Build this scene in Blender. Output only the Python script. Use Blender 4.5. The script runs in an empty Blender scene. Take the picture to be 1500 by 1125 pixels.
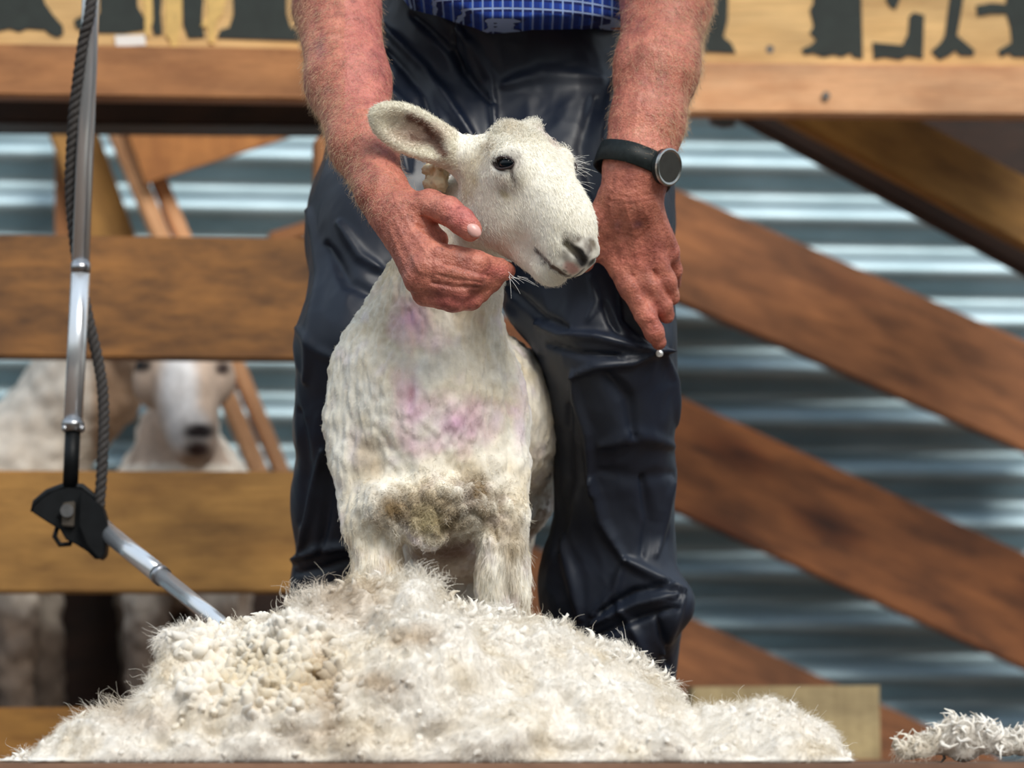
import bpy, bmesh, math, os
import numpy as np
from mathutils import Vector, Matrix
F_PX = 6000.0; CX = 750.0; HZ = 1112.0
sc = bpy.context.scene
COL = sc.collection
rng = np.random.default_rng(7)

def P(px, py, Y):                       # place at distance Y along the camera axis, metres
    return np.array([(px-CX)*Y/F_PX, Y, CAMZ+(HZ-py)*Y/F_PX])
CAMZ = 0.004
def R(rpx, Y): return rpx*Y/F_PX
def to_px(V):
    return CX+V[:, 0]/V[:, 1]*F_PX, HZ-(V[:, 2]-CAMZ)/V[:, 1]*F_PX

# ---------------------------------------------------------------- noise
_perm = np.random.default_rng(3).permutation(256).astype(np.int32)
_perm = np.concatenate([_perm, _perm, _perm])
_g = np.random.default_rng(4).normal(size=(256, 3)); _g /= np.linalg.norm(_g, axis=1)[:, None]
def perlin(p):
    i = np.floor(p).astype(np.int64); f = p-i; i &= 255
    u = f*f*f*(f*(f*6-15)+10)
    def h(dx, dy, dz):
        k = _perm[_perm[_perm[(i[:, 0]+dx) & 255]+((i[:, 1]+dy) & 255)]+((i[:, 2]+dz) & 255)] & 255
        g = _g[k]
        return g[:, 0]*(f[:, 0]-dx)+g[:, 1]*(f[:, 1]-dy)+g[:, 2]*(f[:, 2]-dz)
    def L(a, b, t): return a+(b-a)*t
    x0 = L(h(0, 0, 0), h(1, 0, 0), u[:, 0]); x1 = L(h(0, 1, 0), h(1, 1, 0), u[:, 0])
    x2 = L(h(0, 0, 1), h(1, 0, 1), u[:, 0]); x3 = L(h(0, 1, 1), h(1, 1, 1), u[:, 0])
    return L(L(x0, x1, u[:, 1]), L(x2, x3, u[:, 1]), u[:, 2])*1.6
def fbm(p, o=3):
    s = 0; a = 1.0; t = 0
    for k in range(o):
        s = s+a*perlin(p*2**k+17.3*k); t += a; a *= .5
    return s/t
def worley(p):
    i = np.floor(p).astype(np.int64); best = np.full(len(p), 9.); sec = np.full(len(p), 9.)
    for dx in (-1, 0, 1):
        for dy in (-1, 0, 1):
            for dz in (-1, 0, 1):
                c = i+np.array([dx, dy, dz]); h = _perm[_perm[_perm[c[:, 0] & 255]+(c[:, 1] & 255)]+(c[:, 2] & 255)] & 255
                q = c+.5+.45*_g[h]-p; d = np.sqrt((q*q).sum(1))
                sec = np.minimum(sec, np.maximum(best, d)); best = np.minimum(best, d)
    return best, sec

# ---------------------------------------------------------------- distance fields and their surface
def axis(*segs):
    out = []
    for lo, hi, h in segs:
        n = max(2, int(round((hi-lo)/h))); out += list(np.linspace(lo, hi, n, endpoint=False))
    out.append(segs[-1][1]); return np.array(out, np.float32)
class Field:
    def __init__(s, ax, ay, az):
        s.ax = [ax, ay, az]; s.F = np.full((len(ax), len(ay), len(az)), 1.0, np.float32)
    def _box(s, lo, hi):
        sl = []
        for a, l, h in zip(s.ax, lo, hi):
            i0 = max(0, np.searchsorted(a, l)-1); i1 = min(len(a), np.searchsorted(a, h)+1); sl.append(slice(i0, i1))
        g = [a[q] for a, q in zip(s.ax, sl)]
        return tuple(sl), g[0][:, None, None], g[1][None, :, None], g[2][None, None, :]
    def _put(s, sl, d, k, sub):
        f = s.F[sl]
        if f.size == 0: return
        if sub:
            d = -d
            h = np.maximum(k-np.abs(f-d), 0)/k; s.F[sl] = np.maximum(f, d)+h*h*k*.25
        else:
            h = np.maximum(k-np.abs(f-d), 0)/k; s.F[sl] = np.minimum(f, d)-h*h*k*.25
    def cap(s, a, b, ra, rb, k=.01, flat=None, sub=False):
        a = np.asarray(a, float); b = np.asarray(b, float); m = max(ra, rb)*(1 if flat is None else max(1, flat[1]))+k+.012
        sl, X, Y, Z = s._box(np.minimum(a, b)-m, np.maximum(a, b)+m)
        ba = b-a; L2 = max(ba @ ba, 1e-9)
        qx, qy, qz = X-a[0], Y-a[1], Z-a[2]
        t = np.clip((qx*ba[0]+qy*ba[1]+qz*ba[2])/L2, 0, 1)
        qx, qy, qz = qx-t*ba[0], qy-t*ba[1], qz-t*ba[2]
        sc_ = 1.0
        if flat is not None:
            n = np.asarray(flat[0], float); n = n/np.linalg.norm(n); e = flat[1]
            w = (qx*n[0]+qy*n[1]+qz*n[2])*(1/e-1)
            qx, qy, qz = qx+w*n[0], qy+w*n[1], qz+w*n[2]; sc_ = min(1, e)
        d = (np.sqrt(qx*qx+qy*qy+qz*qz)-(ra+(rb-ra)*t))*sc_
        s._put(sl, d.astype(np.float32), k, sub)
    def chain(s, pts, k=.01, flat=None, sub=False):        # pts: (px, py, Y, r px)
        for p, q in zip(pts[:-1], pts[1:]):
            s.cap(P(*p[:3]), P(*q[:3]), R(p[3], p[2]), R(q[3], q[2]), k, flat, sub)
    def ell(s, c, r, M=None, k=.01, sub=False):
        c = np.asarray(c, float); r = np.asarray(r, float); m = r.max()+k+.012
        sl, X, Y, Z = s._box(c-m, c+m); x, y, z = X-c[0], Y-c[1], Z-c[2]
        if M is not None:
            x, y, z = (x*M[0][0]+y*M[0][1]+z*M[0][2], x*M[1][0]+y*M[1][1]+z*M[1][2], x*M[2][0]+y*M[2][1]+z*M[2][2])
        k0 = np.sqrt((x/r[0])**2+(y/r[1])**2+(z/r[2])**2); k1 = np.sqrt((x/r[0]**2)**2+(y/r[1]**2)**2+(z/r[2]**2)**2)+1e-6
        s._put(sl, (k0*(k0-1)/k1).astype(np.float32), k, sub)
    def mesh(s, relax=1):
        F = s.F; S = F < 0; n = F.shape
        cnt = np.zeros(tuple(q-1 for q in n), np.uint8)
        for dx in (0, 1):
            for dy in (0, 1):
                for dz in (0, 1): cnt += S[dx:n[0]-1+dx, dy:n[1]-1+dy, dz:n[2]-1+dz]
        mix = (cnt > 0) & (cnt < 8); I = np.argwhere(mix)
        idx = np.full(mix.shape, -1, np.int32); idx[mix] = np.arange(len(I))
        acc = np.zeros((len(I), 3)); num = np.zeros(len(I))
        cor = [(a, b, c) for a in (0, 1) for b in (0, 1) for c in (0, 1)]
        for a in cor:
            for d in range(3):
                if a[d]: continue
                b = list(a); b[d] = 1
                A = I+np.array(a); B = I+np.array(b)
                fa = F[A[:, 0], A[:, 1], A[:, 2]]; fb = F[B[:, 0], B[:, 1], B[:, 2]]
                m = (fa < 0) != (fb < 0); t = np.zeros(len(I)); t[m] = fa[m]/(fa[m]-fb[m])
                for e in range(3):
                    pa = s.ax[e][A[:, e]]; pb = s.ax[e][B[:, e]]; acc[:, e] += np.where(m, pa+(pb-pa)*t, 0)
                num += m
        V = acc/num[:, None]; faces = []
        for d in range(3):
            o = [(1, 2), (2, 0), (0, 1)][d]
            lo = [1, 1, 1]; lo[d] = 0
            s0 = tuple(slice(l, n[i]-1) for i, l in enumerate(lo))
            sh = [slice(l, n[i]-1) for i, l in enumerate(lo)]; sh[d] = slice(1, n[d])
            a = S[s0]; b = S[tuple(sh)]; E = np.argwhere(a != b)
            flip = ~a[E[:, 0], E[:, 1], E[:, 2]]; E = E+np.array(lo)
            u = np.zeros(3, int); u[o[0]] = 1; v = np.zeros(3, int); v[o[1]] = 1
            q = [E-u-v, E-v, E, E-u]
            q = np.stack([idx[c[:, 0], c[:, 1], c[:, 2]] for c in q], 1)
            q[flip] = q[flip][:, ::-1]; faces.append(q)
        Fq = np.concatenate(faces); Fq = Fq[(Fq >= 0).all(1)]
        for _ in range(relax): V = V+.5*(lap(V, Fq)-V)
        return V, Fq
def lap(V, Fq):
    s = np.zeros_like(V); c = np.zeros(len(V))
    for i in range(Fq.shape[1]):
        a = Fq[:, i]; b = Fq[:, (i+1) % Fq.shape[1]]
        for e in range(3):
            s[:, e] += np.bincount(a, V[b, e], len(V))+np.bincount(b, V[a, e], len(V))
        c += np.bincount(a, minlength=len(V))+np.bincount(b, minlength=len(V))
    return s/np.maximum(c, 1)[:, None]
def normals(V, Fq):
    n = np.cross(V[Fq[:, 2]]-V[Fq[:, 0]], V[Fq[:, 3]]-V[Fq[:, 1]]); N = np.zeros_like(V)
    for i in range(4):
        for e in range(3): N[:, e] += np.bincount(Fq[:, i], n[:, e], len(V))
    return N/(np.linalg.norm(N, axis=1)[:, None]+1e-12)
def strokes(px, py, L):               # sum of soft ridges (+) and creases (-) along polylines
    out = np.zeros(len(px))
    for pts, w, amp in L:
        best = np.full(len(px), 1e9); n = len(pts)-1
        for i in range(n):
            (x0, y0), (x1, y1) = pts[i], pts[i+1]; dx, dy = x1-x0, y1-y0
            t = np.clip(((px-x0)*dx+(py-y0)*dy)/(dx*dx+dy*dy), 0, 1)
            ends = (i+t)/n; d = np.hypot(px-x0-t*dx, py-y0-t*dy)
            d = d/(.35+.65*np.sin(np.pi*np.clip(ends, .02, .98))**.6)
            best = np.minimum(best, d)
        out += amp*np.exp(-(best/w)**2)
    return out

# ---------------------------------------------------------------- objects
def new_obj(name, data, parent=None, mat=None):
    o = bpy.data.objects.new(name, data); COL.objects.link(o)
    if mat is not None: data.materials.append(mat)
    if parent is not None: o.parent = parent
    return o
def np_obj(name, V, Fq, mat, parent=None, col=None, smooth=True):
    me = bpy.data.meshes.new(name); me.vertices.add(len(V)); me.vertices.foreach_set('co', np.ascontiguousarray(V, np.float32).ravel())
    k = Fq.shape[1]; me.loops.add(len(Fq)*k); me.loops.foreach_set('vertex_index', Fq.astype(np.int32).ravel())
    me.polygons.add(len(Fq)); me.polygons.foreach_set('loop_start', np.arange(0, len(Fq)*k, k, dtype=np.int32))
    me.polygons.foreach_set('use_smooth', np.full(len(Fq), smooth)); me.update(); me.validate()
    if col is not None:
        a = me.attributes.new('Col', 'FLOAT_COLOR', 'POINT'); c = np.ones((len(V), 4), np.float32); c[:, :3] = col
        a.data.foreach_set('color', c.ravel())
    return new_obj(name, me, parent, mat)
def hair(name, pts, r0, r1, mat, parent=None, col=None):
    n, k, _ = pts.shape; cu = bpy.data.hair_curves.new(name); cu.add_curves([k]*n)
    cu.attributes['position'].data.foreach_set('vector', np.ascontiguousarray(pts, np.float32).ravel())
    ra = cu.attributes.get('radius') or cu.attributes.new('radius', 'FLOAT', 'POINT')
    t = np.linspace(0, 1, k)[None, :]; r0 = np.broadcast_to(np.asarray(r0, float).reshape(-1, 1), (n, 1))
    ra.data.foreach_set('value', (r0*(1-t)+r1*t).astype(np.float32).ravel())
    if col is not None:
        a = cu.attributes.new('Col', 'FLOAT_COLOR', 'CURVE'); c = np.ones((n, 4), np.float32); c[:, :3] = col; a.data.foreach_set('color', c.ravel())
    return new_obj(name, cu, parent, mat)
def scatter(V, Fq, N, n, weight=None):
    A = np.linalg.norm(np.cross(V[Fq[:, 2]]-V[Fq[:, 0]], V[Fq[:, 3]]-V[Fq[:, 1]]), axis=1)
    if weight is not None: A = A*weight
    f = np.searchsorted(np.cumsum(A)/A.sum(), rng.random(n)); f = np.minimum(f, len(Fq)-1); q = Fq[f]
    u, v = rng.random((n, 1)), rng.random((n, 1))
    w = [(1-u)*(1-v), u*(1-v), u*v, (1-u)*v]
    p = sum(V[q[:, i]]*w[i] for i in range(4)); m = sum(N[q[:, i]]*w[i] for i in range(4))
    return p, m/(np.linalg.norm(m, axis=1)[:, None]+1e-9)
def unit(v): return v/(np.linalg.norm(v, axis=-1, keepdims=True)+1e-9)
def strands(p, n, d, length, lift=.5, jit=.3, curl=.0, k=4):
    N_ = len(p); d = d-(d*n).sum(1)[:, None]*n; d = unit(d+jit*rng.normal(size=(N_, 3)))
    d = unit(d*(1-lift)+n*lift); side = unit(np.cross(d, n)+1e-6)
    L = np.broadcast_to(np.asarray(length, float).reshape(-1, 1), (N_, 1))*(.6+.8*rng.random((N_, 1)))
    out = np.zeros((N_, k, 3)); ph = rng.random((N_, 1))*6.28
    for i in range(k):
        t = i/(k-1); out[:, i] = p-n*.0008+d*L*t-n*L*lift*.35*t*t+side*L*curl*np.sin(ph+t*5)*t
    return out
def empty(name, loc, label, cat, group=None):
    o = bpy.data.objects.new(name, None); o.empty_display_size = .05; COL.objects.link(o); o.location = loc
    return tag(o, label, cat, group)
def tag(o, label, cat, group=None, kind=None):
    if label: o['label'] = label
    if cat: o['category'] = cat
    if group: o['group'] = group
    if kind: o['kind'] = kind
    return o
def reparent(o, root):                 # keep world placement under a moved root
    o.parent = root; o.matrix_parent_inverse = Matrix.Translation(root.location).inverted(); return o
def tube(path, radii, seg=20, caps=True):
    path = np.asarray(path, float); n = len(path); V = []; radii = np.broadcast_to(radii, n)
    up = np.array([0., 1, 0]); 
    for i in range(n):
        t = unit(path[min(i+1, n-1)]-path[max(i-1, 0)])
        a = up-(up @ t)*t
        if np.linalg.norm(a) < 1e-3: a = np.array([1., 0, 0])-t[0]*t
        a = unit(a); up = a; b = np.cross(t, a)
        for j in range(seg):
            w = 2*math.pi*j/seg; V.append(path[i]+radii[i]*(math.cos(w)*a+math.sin(w)*b))
    Fq = [(i*seg+j, i*seg+(j+1) % seg, (i+1)*seg+(j+1) % seg, (i+1)*seg+j) for i in range(n-1) for j in range(seg)]
    return np.array(V), Fq
def tube_obj(name, path, radii, mat, parent=None, seg=20):
    V, Fq = tube(path, radii, seg); me = bpy.data.meshes.new(name)
    n = len(path); Fc = [list(q) for q in Fq]+[list(range(seg))[::-1], list(range((n-1)*seg, n*seg))]
    me.from_pydata([tuple(v) for v in V], [], Fc)
    for p in me.polygons: p.use_smooth = len(p.vertices) == 4
    return new_obj(name, me, parent, mat)

# ---------------------------------------------------------------- materials
def nodes(name):
    m = bpy.data.materials.new(name); m.use_nodes = True; t = m.node_tree; b = t.nodes['Principled BSDF']
    return m, t, b
def N_(t, kind, **kw):
    n = t.nodes.new(kind)
    for k, v in kw.items():
        if k in n.inputs: n.inputs[k].default_value = v
        else: setattr(n, k, v)
    return n
def ramp(t, fac, stops):
    r = t.nodes.new('ShaderNodeValToRGB'); e = r.color_ramp.elements
    e[0].position, e[0].color = stops[0][0], (*stops[0][1], 1); e[1].position, e[1].color = stops[-1][0], (*stops[-1][1], 1)
    for p, c in stops[1:-1]:
        q = e.new(p); q.color = (*c, 1)
    t.links.new(fac, r.inputs[0]); return r.outputs[0]
def srgb(r, g, b):
    f = lambda c: c/12.92 if c <= .04045 else ((c+.055)/1.055)**2.4
    return tuple(f(c/255) for c in (r, g, b))
def mix(t, fac, a, b, mode='MIX'):
    n = t.nodes.new('ShaderNodeMix'); n.data_type = 'RGBA'; n.blend_type = mode
    for s, v in ((0, fac), (6, a), (7, b)):
        if isinstance(v, (float, int)): n.inputs[s].default_value = v
        elif isinstance(v, tuple): n.inputs[s].default_value = (*v, 1)
        else: t.links.new(v, n.inputs[s])
    return n.outputs[2]
def noise(t, vec, scale, detail=4, rough=.55):
    n = N_(t, 'ShaderNodeTexNoise', Scale=scale, Detail=detail, Roughness=rough); t.links.new(vec, n.inputs['Vector']); return n.outputs['Fac']
def mapped(t, scale, coord='Object', loc=(0, 0, 0)):
    c = t.nodes.new('ShaderNodeTexCoord'); m = t.nodes.new('ShaderNodeMapping'); m.inputs['Scale'].default_value = scale; m.inputs['Location'].default_value = loc
    t.links.new(c.outputs[coord], m.inputs[0]); return m.outputs[0]
def bump(t, b, h, strength, dist=.001):
    n = N_(t, 'ShaderNodeBump', Strength=strength, Distance=dist); t.links.new(h, n.inputs['Height']); t.links.new(n.outputs[0], b.inputs['Normal'])
def wood(name, lo, hi, seed=0., knots=.0, rough=.65, coarse=1.6, vert=False):
    m, t, b = nodes(name)
    v = mapped(t, (14, 14, coarse*1.5) if vert else (coarse*2.2, 11, 11), loc=(seed, seed*2, seed)); g = noise(t, v, 3, 6, .65)
    c = ramp(t, g, [(.25, lo), (.50, tuple(a*.45+d*.55 for a, d in zip(lo, hi))), (.75, hi)])
    v2 = mapped(t, (1.2, 4, 4), loc=(seed+5, 0, 0)); g2 = noise(t, v2, 2.2, 4, .6)
    c = mix(t, .75, c, ramp(t, g2, [(.32, (.45, .42, .40)), (.5, (.85, .83, .8)), (.66, (1.15, 1.12, 1.05))]), 'MULTIPLY')
    fine = noise(t, mapped(t, (3, 90, 90)), 4, 3, .6)
    c = mix(t, .35, c, ramp(t, fine, [(.35, (.6, .55, .5)), (.6, (1.1, 1.1, 1.1))]), 'MULTIPLY')
    if knots:
        k = N_(t, 'ShaderNodeTexVoronoi', Scale=1.0); t.links.new(mapped(t, (3.2, 9, 9), loc=(seed*3, 1, seed)), k.inputs['Vector'])
        c = mix(t, knots, c, ramp(t, k.outputs['Distance'], [(.05, (.16, .10, .07)), (.16, (.55, .45, .38)), (.32, (1, 1, 1))]), 'MULTIPLY')
    t.links.new(c, b.inputs['Base Color']); b.inputs['Roughness'].default_value = rough
    bump(t, b, g, .35, .002); return m
def simple(name, c, rough=.5, metal=0., var=.0, scale=30, bmp=0., coat=0.):
    m, t, b = nodes(name); b.inputs['Roughness'].default_value = rough; b.inputs['Metallic'].default_value = metal
    b.inputs['Coat Weight'].default_value = coat
    h = noise(t, mapped(t, (1, 1, 1)), scale, 4)
    lo = tuple(x*(1-var) for x in c); hi = tuple(min(1, x*(1+var)) for x in c)
    t.links.new(ramp(t, h, [(.3, lo), (.7, hi)]), b.inputs['Base Color'])
    if bmp: bump(t, b, h, bmp)
    return m
def colmat(name, rough=.8, fine=60, var=.15, bmp=.2, sss=0., tint=(1, 1, 1), spec=.3, sheen=0.):
    m, t, b = nodes(name); a = t.nodes.new('ShaderNodeAttribute'); a.attribute_name = 'Col'
    h = noise(t, mapped(t, (1, 1, 1)), fine, 5, .65)
    c = mix(t, 1.0, a.outputs['Color'], ramp(t, h, [(.3, tuple(x*(1-var) for x in tint)), (.7, tuple(x*(1+var) for x in tint))]), 'MULTIPLY')
    t.links.new(c, b.inputs['Base Color']); b.inputs['Roughness'].default_value = rough; b.inputs['Specular IOR Level'].default_value = spec
    if sss:
        b.inputs['Subsurface Weight'].default_value = sss; b.inputs['Subsurface Radius'].default_value = (1, .35, .2); b.inputs['Subsurface Scale'].default_value = .004
    if sheen: b.inputs['Sheen Weight'].default_value = sheen
    if bmp: bump(t, b, h, bmp, .0015)
    return m
def hairmat(name, rough=.6):
    m, t, b = nodes(name); a = t.nodes.new('ShaderNodeAttribute'); a.attribute_name = 'Col'
    t.links.new(a.outputs['Color'], b.inputs['Base Color']); b.inputs['Roughness'].default_value = rough
    b.inputs['Specular IOR Level'].default_value = .25
    return m
# ================================================================ camera, sky, sun
cd = bpy.data.cameras.new('camera'); cam = bpy.data.objects.new('camera', cd); COL.objects.link(cam); sc.camera = cam
cam.location = (0, 0, CAMZ); cam.rotation_euler = (math.pi/2, 0, 0)
cd.sensor_width = 36; cd.lens = 36*F_PX/1500; cd.shift_y = (HZ-562.5)/1500; cd.clip_start = .1
cd.dof.use_dof = True; cd.dof.focus_distance = 4.68; cd.dof.aperture_fstop = 4.5
sc.view_settings.view_transform = 'Standard'; sc.view_settings.look = 'None'; sc.view_settings.gamma = 1
sc.view_settings.exposure = 0.0
w = bpy.data.worlds.new('sky'); sc.world = w; w.use_nodes = True; t = w.node_tree; bg = t.nodes['Background']
co = t.nodes.new('ShaderNodeTexCoord'); sp = t.nodes.new('ShaderNodeSeparateXYZ'); t.links.new(co.outputs['Generated'], sp.inputs[0])
mr = N_(t, 'ShaderNodeMapRange'); mr.inputs[1].default_value = -1; mr.inputs[2].default_value = 1; t.links.new(sp.outputs['Z'], mr.inputs[0])
c = ramp(t, mr.outputs[0], [(0.0, (.015, .012, .01)), (.50, (.04, .035, .03)), (.56, (.22, .24, .22)), (.62, (.74, .80, .84)), (.8, (.74, .86, 1.0)), (1.0, (.66, .82, 1.0))])
t.links.new(c, bg.inputs[0]); bg.inputs[1].default_value = 1.0
sd = bpy.data.lights.new('sun', 'SUN'); sd.energy = 2.9; sd.angle = math.radians(28); sd.color = (1, .95, .87)
so = bpy.data.objects.new('sun', sd); COL.objects.link(so)
so.rotation_euler = Vector((-.40, .84, -.90)).to_track_quat('-Z', 'Y').to_euler()

# ================================================================ yard behind: planes turned a few degrees from the stage front
MY = .125
def B(px, py, Y0):
    u = (px-CX)/F_PX; Y = Y0/(1-MY*u); return P(px, py, Y)
NB = unit(np.array([MY, -1., 0])); XB = unit(np.array([1., MY, 0]))
def plank(name, p, q, wpx, Y0, th, mat, parent=None, bev=.004):
    a = B(*p, Y0); b = B(*q, Y0); x = unit(b-a); L = np.linalg.norm(b-a); z = np.cross(x, -NB); z = unit(z); hw = wpx*Y0/F_PX/2
    bm = bmesh.new(); bmesh.ops.create_cube(bm, size=1); 
    for v in bm.verts: v.co = Vector((v.co.x*L, v.co.y*th, v.co.z*2*hw))
    bmesh.ops.bevel(bm, geom=bm.edges[:], offset=bev, segments=2, affect='EDGES')
    me = bpy.data.meshes.new(name); bm.to_mesh(me); bm.free()
    o = new_obj(name, me, None, mat); c = (a+b)/2-NB*th/2
    M = Matrix(((x[0], -NB[0], z[0], c[0]), (x[1], -NB[1], z[1], c[1]), (x[2], -NB[2], z[2], c[2]), (0, 0, 0, 1)))
    o.matrix_world = M
    if parent is not None:
        o.parent = parent; o.matrix_parent_inverse = Matrix.Translation(parent.location).inverted()
    return o
def prism(name, pts, Y0, th, mat, parent=None, inv=None):
    F0 = [B(x, y, Y0) for x, y in pts]; F1 = [p-NB*th for p in F0]; n = len(pts)
    me = bpy.data.meshes.new(name)
    me.from_pydata([tuple(p) for p in F0+F1], [], [list(range(n)), list(range(2*n-1, n-1, -1))]+[[i, n+i, n+(i+1) % n, (i+1) % n] for i in range(n)])
    bm = bmesh.new(); bm.from_mesh(me); bmesh.ops.recalc_face_normals(bm, faces=bm.faces[:]); bm.to_mesh(me); bm.free()
    return new_obj(name, me, parent, mat)

# corrugated iron wall
def corrugated():
    pitch = .0915; n = 12*34
    zz = np.arange(0, 2.3, pitch/12); rows = []
    for x in (-3., -1.5, 0, 1.5, 3.):
        y = 7.3+MY*x; a = np.array([x, y, 0.])
        ph = (zz-1.066)/pitch*2*math.pi; rows.append(np.stack([np.full(len(zz), x), y-.017*np.cos(ph), zz], 1))
    V = np.concatenate(rows); m = len(zz)
    Fq = np.array([(i*m+j, (i+1)*m+j, (i+1)*m+j+1, i*m+j+1) for i in range(len(rows)-1) for j in range(m-1)])
    mt, t, b = nodes('galvanised iron'); v = mapped(t, (3, 3, 9)); h = noise(t, v, 2.5, 5)
    t.links.new(ramp(t, h, [(.3, srgb(146, 168, 176)), (.7, srgb(172, 192, 200))]), b.inputs['Base Color'])
    b.inputs['Metallic'].default_value = .72; b.inputs['Roughness'].default_value = .52
    o = np_obj('wall_back', V, Fq, mt)
    s = o.modifiers.new('thickness', 'SOLIDIFY'); s.thickness = .003; s.offset = 1
    tag(o, 'corrugated galvanised iron wall behind the timber braces', None, None, 'structure')
corrugated()

W_brown = wood('weathered brown plank', srgb(78, 50, 24), srgb(168, 114, 56), 1.0, .3)
W_red = wood('reddish hardwood plank', srgb(92, 56, 32), srgb(190, 124, 76), 7.3, .75, .6, 1.1)
W_red2 = wood('dark streaked hardwood plank', srgb(80, 46, 28), srgb(194, 122, 70), 12.9, .9, .6, 1.1)
W_gold = wood('golden pine rail', srgb(136, 96, 44), srgb(196, 146, 76), 3.7, .35)
W_gold2 = wood('honey pine rail', srgb(124, 82, 34), srgb(186, 134, 62), 21.4, .3)
W_beam = wood('sawn orange beam', srgb(138, 88, 48), srgb(188, 130, 80), 5.1, .3)
W_beam2 = wood('pale pink pine', srgb(206, 146, 100), srgb(240, 188, 142), 15.1, .3)
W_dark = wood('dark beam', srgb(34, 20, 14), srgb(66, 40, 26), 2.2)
W_pale = wood('pale treated pine', srgb(142, 124, 88), srgb(186, 168, 126), 9.6, .1, vert=True)
W_vert = wood('orange upright-grained board', srgb(150, 92, 44), srgb(196, 132, 70), 3.1, 0, vert=True)
W_ply = wood('plywood sign board', srgb(200, 160, 104), srgb(232, 194, 136), 31.0, .2, .7, .8)

fence = empty('gate', (0, 6.2, 0), 'timber rail gate with wide brown planks penning two sheep, left of the man', 'gate')
for nm, p, q, wd, mt, lb in [('rail', (-60, 433), (560, 440), 178, W_brown, 'dark weathered upper rail'),
                     ('rail', (-60, 779), (560, 780), 177, W_gold, 'golden middle rail'),
                     ('rail', (-60, 1078), (560, 1078), 82, W_gold2, 'lowest honey coloured rail')]:
    tag(plank(nm, p, q, wd, 6.2, .035, mt, fence), lb, None)
plank('post', (500, 200), (500, 1111), 75, 6.24, .07, W_beam, fence)
plank('post', (-50, 200), (-50, 1111), 75, 6.24, .07, W_beam, fence)

def brace(name, p, q, wd, Y0, th, mt, label, cat='plank', group=None):
    o = plank(name, p, q, wd, Y0, th, mt); return tag(o, label, cat, group)
brace('diagonal_plank', (550, 167), (1560, 605), 152, 7.12, .04, W_red, 'upper of the wide reddish planks slanting down right across the iron wall', group='wide planks slanting across the iron wall')
brace('diagonal_plank', (560, 468), (1640, 958), 157, 7.12, .04, W_red2, 'middle slanting reddish plank with dark knots and streaks', group='wide planks slanting across the iron wall')
brace('diagonal_plank', (640, 818), (1440, 1180), 150, 7.12, .04, W_red, 'lowest slanting reddish plank, its end behind the pale post', group='wide planks slanting across the iron wall')
brace('timber_brace', (1130, 110), (2960, 1089), 92, 6.55, .05, W_gold, 'sawn golden timber brace slanting from under the sign at top right', 'brace')
brace('brace_shade_plank', (1060, 118), (2850, 1092), 70, 6.68, .05, W_dark, 'dark plank standing in for the shaded underside of the golden brace at top right', 'brace')  # shaded underside of the golden brace, put in as a darker plank
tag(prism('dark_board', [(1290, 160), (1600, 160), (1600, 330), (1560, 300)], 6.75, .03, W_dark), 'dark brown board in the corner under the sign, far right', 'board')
tag(prism('pale_post', [(1015, 1006), (1288, 1004), (1290, 1112), (1012, 1112)], 6.3, .06, W_pale), 'pale squared timber block standing beside the fleece at lower right', 'timber block')

# left cluster
brace('upright_post', (96, 150), (96, 1112), 30, 7.16, .05, W_beam, 'narrow orange timber upright behind the chrome tube', 'post')
brace('leaning_board', (92, 150), (285, 690), 68, 7.12, .02, W_gold, 'broad golden board leaning behind the gate, left of the two pale battens', 'board')
brace('leaning_batten', (156, 150), (385, 700), 24, 7.03, .07, W_beam2, 'pale pinkish batten leaning behind the gate, nearer the tube', 'batten', 'leaning pale battens behind the gate')
brace('leaning_batten', (186, 150), (418, 700), 22, 7.05, .05, W_beam2, 'pale pinkish batten leaning behind the gate, nearer the man', 'batten', 'leaning pale battens behind the gate')
tag(prism('gusset', [(172, 150), (520, 150), (520, 168), (214, 268)], 7.0, .025, W_vert), 'orange triangular board under the dark beam behind the tube', 'board')
brace('timber_offcut', (395, 352), (560, 300), 22, 7.1, .03, W_beam, 'sliver of orange timber above the upper gate rail beside the trousers', 'timber')

tag(plank('dark_gap_board', (-60, 985), (470, 985), 250, 7.07, .03, W_dark), 'dark low board added to darken the gap behind the legs of the penned sheep', 'board')  # added board, its dark wood supplies the darkness behind the legs

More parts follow.
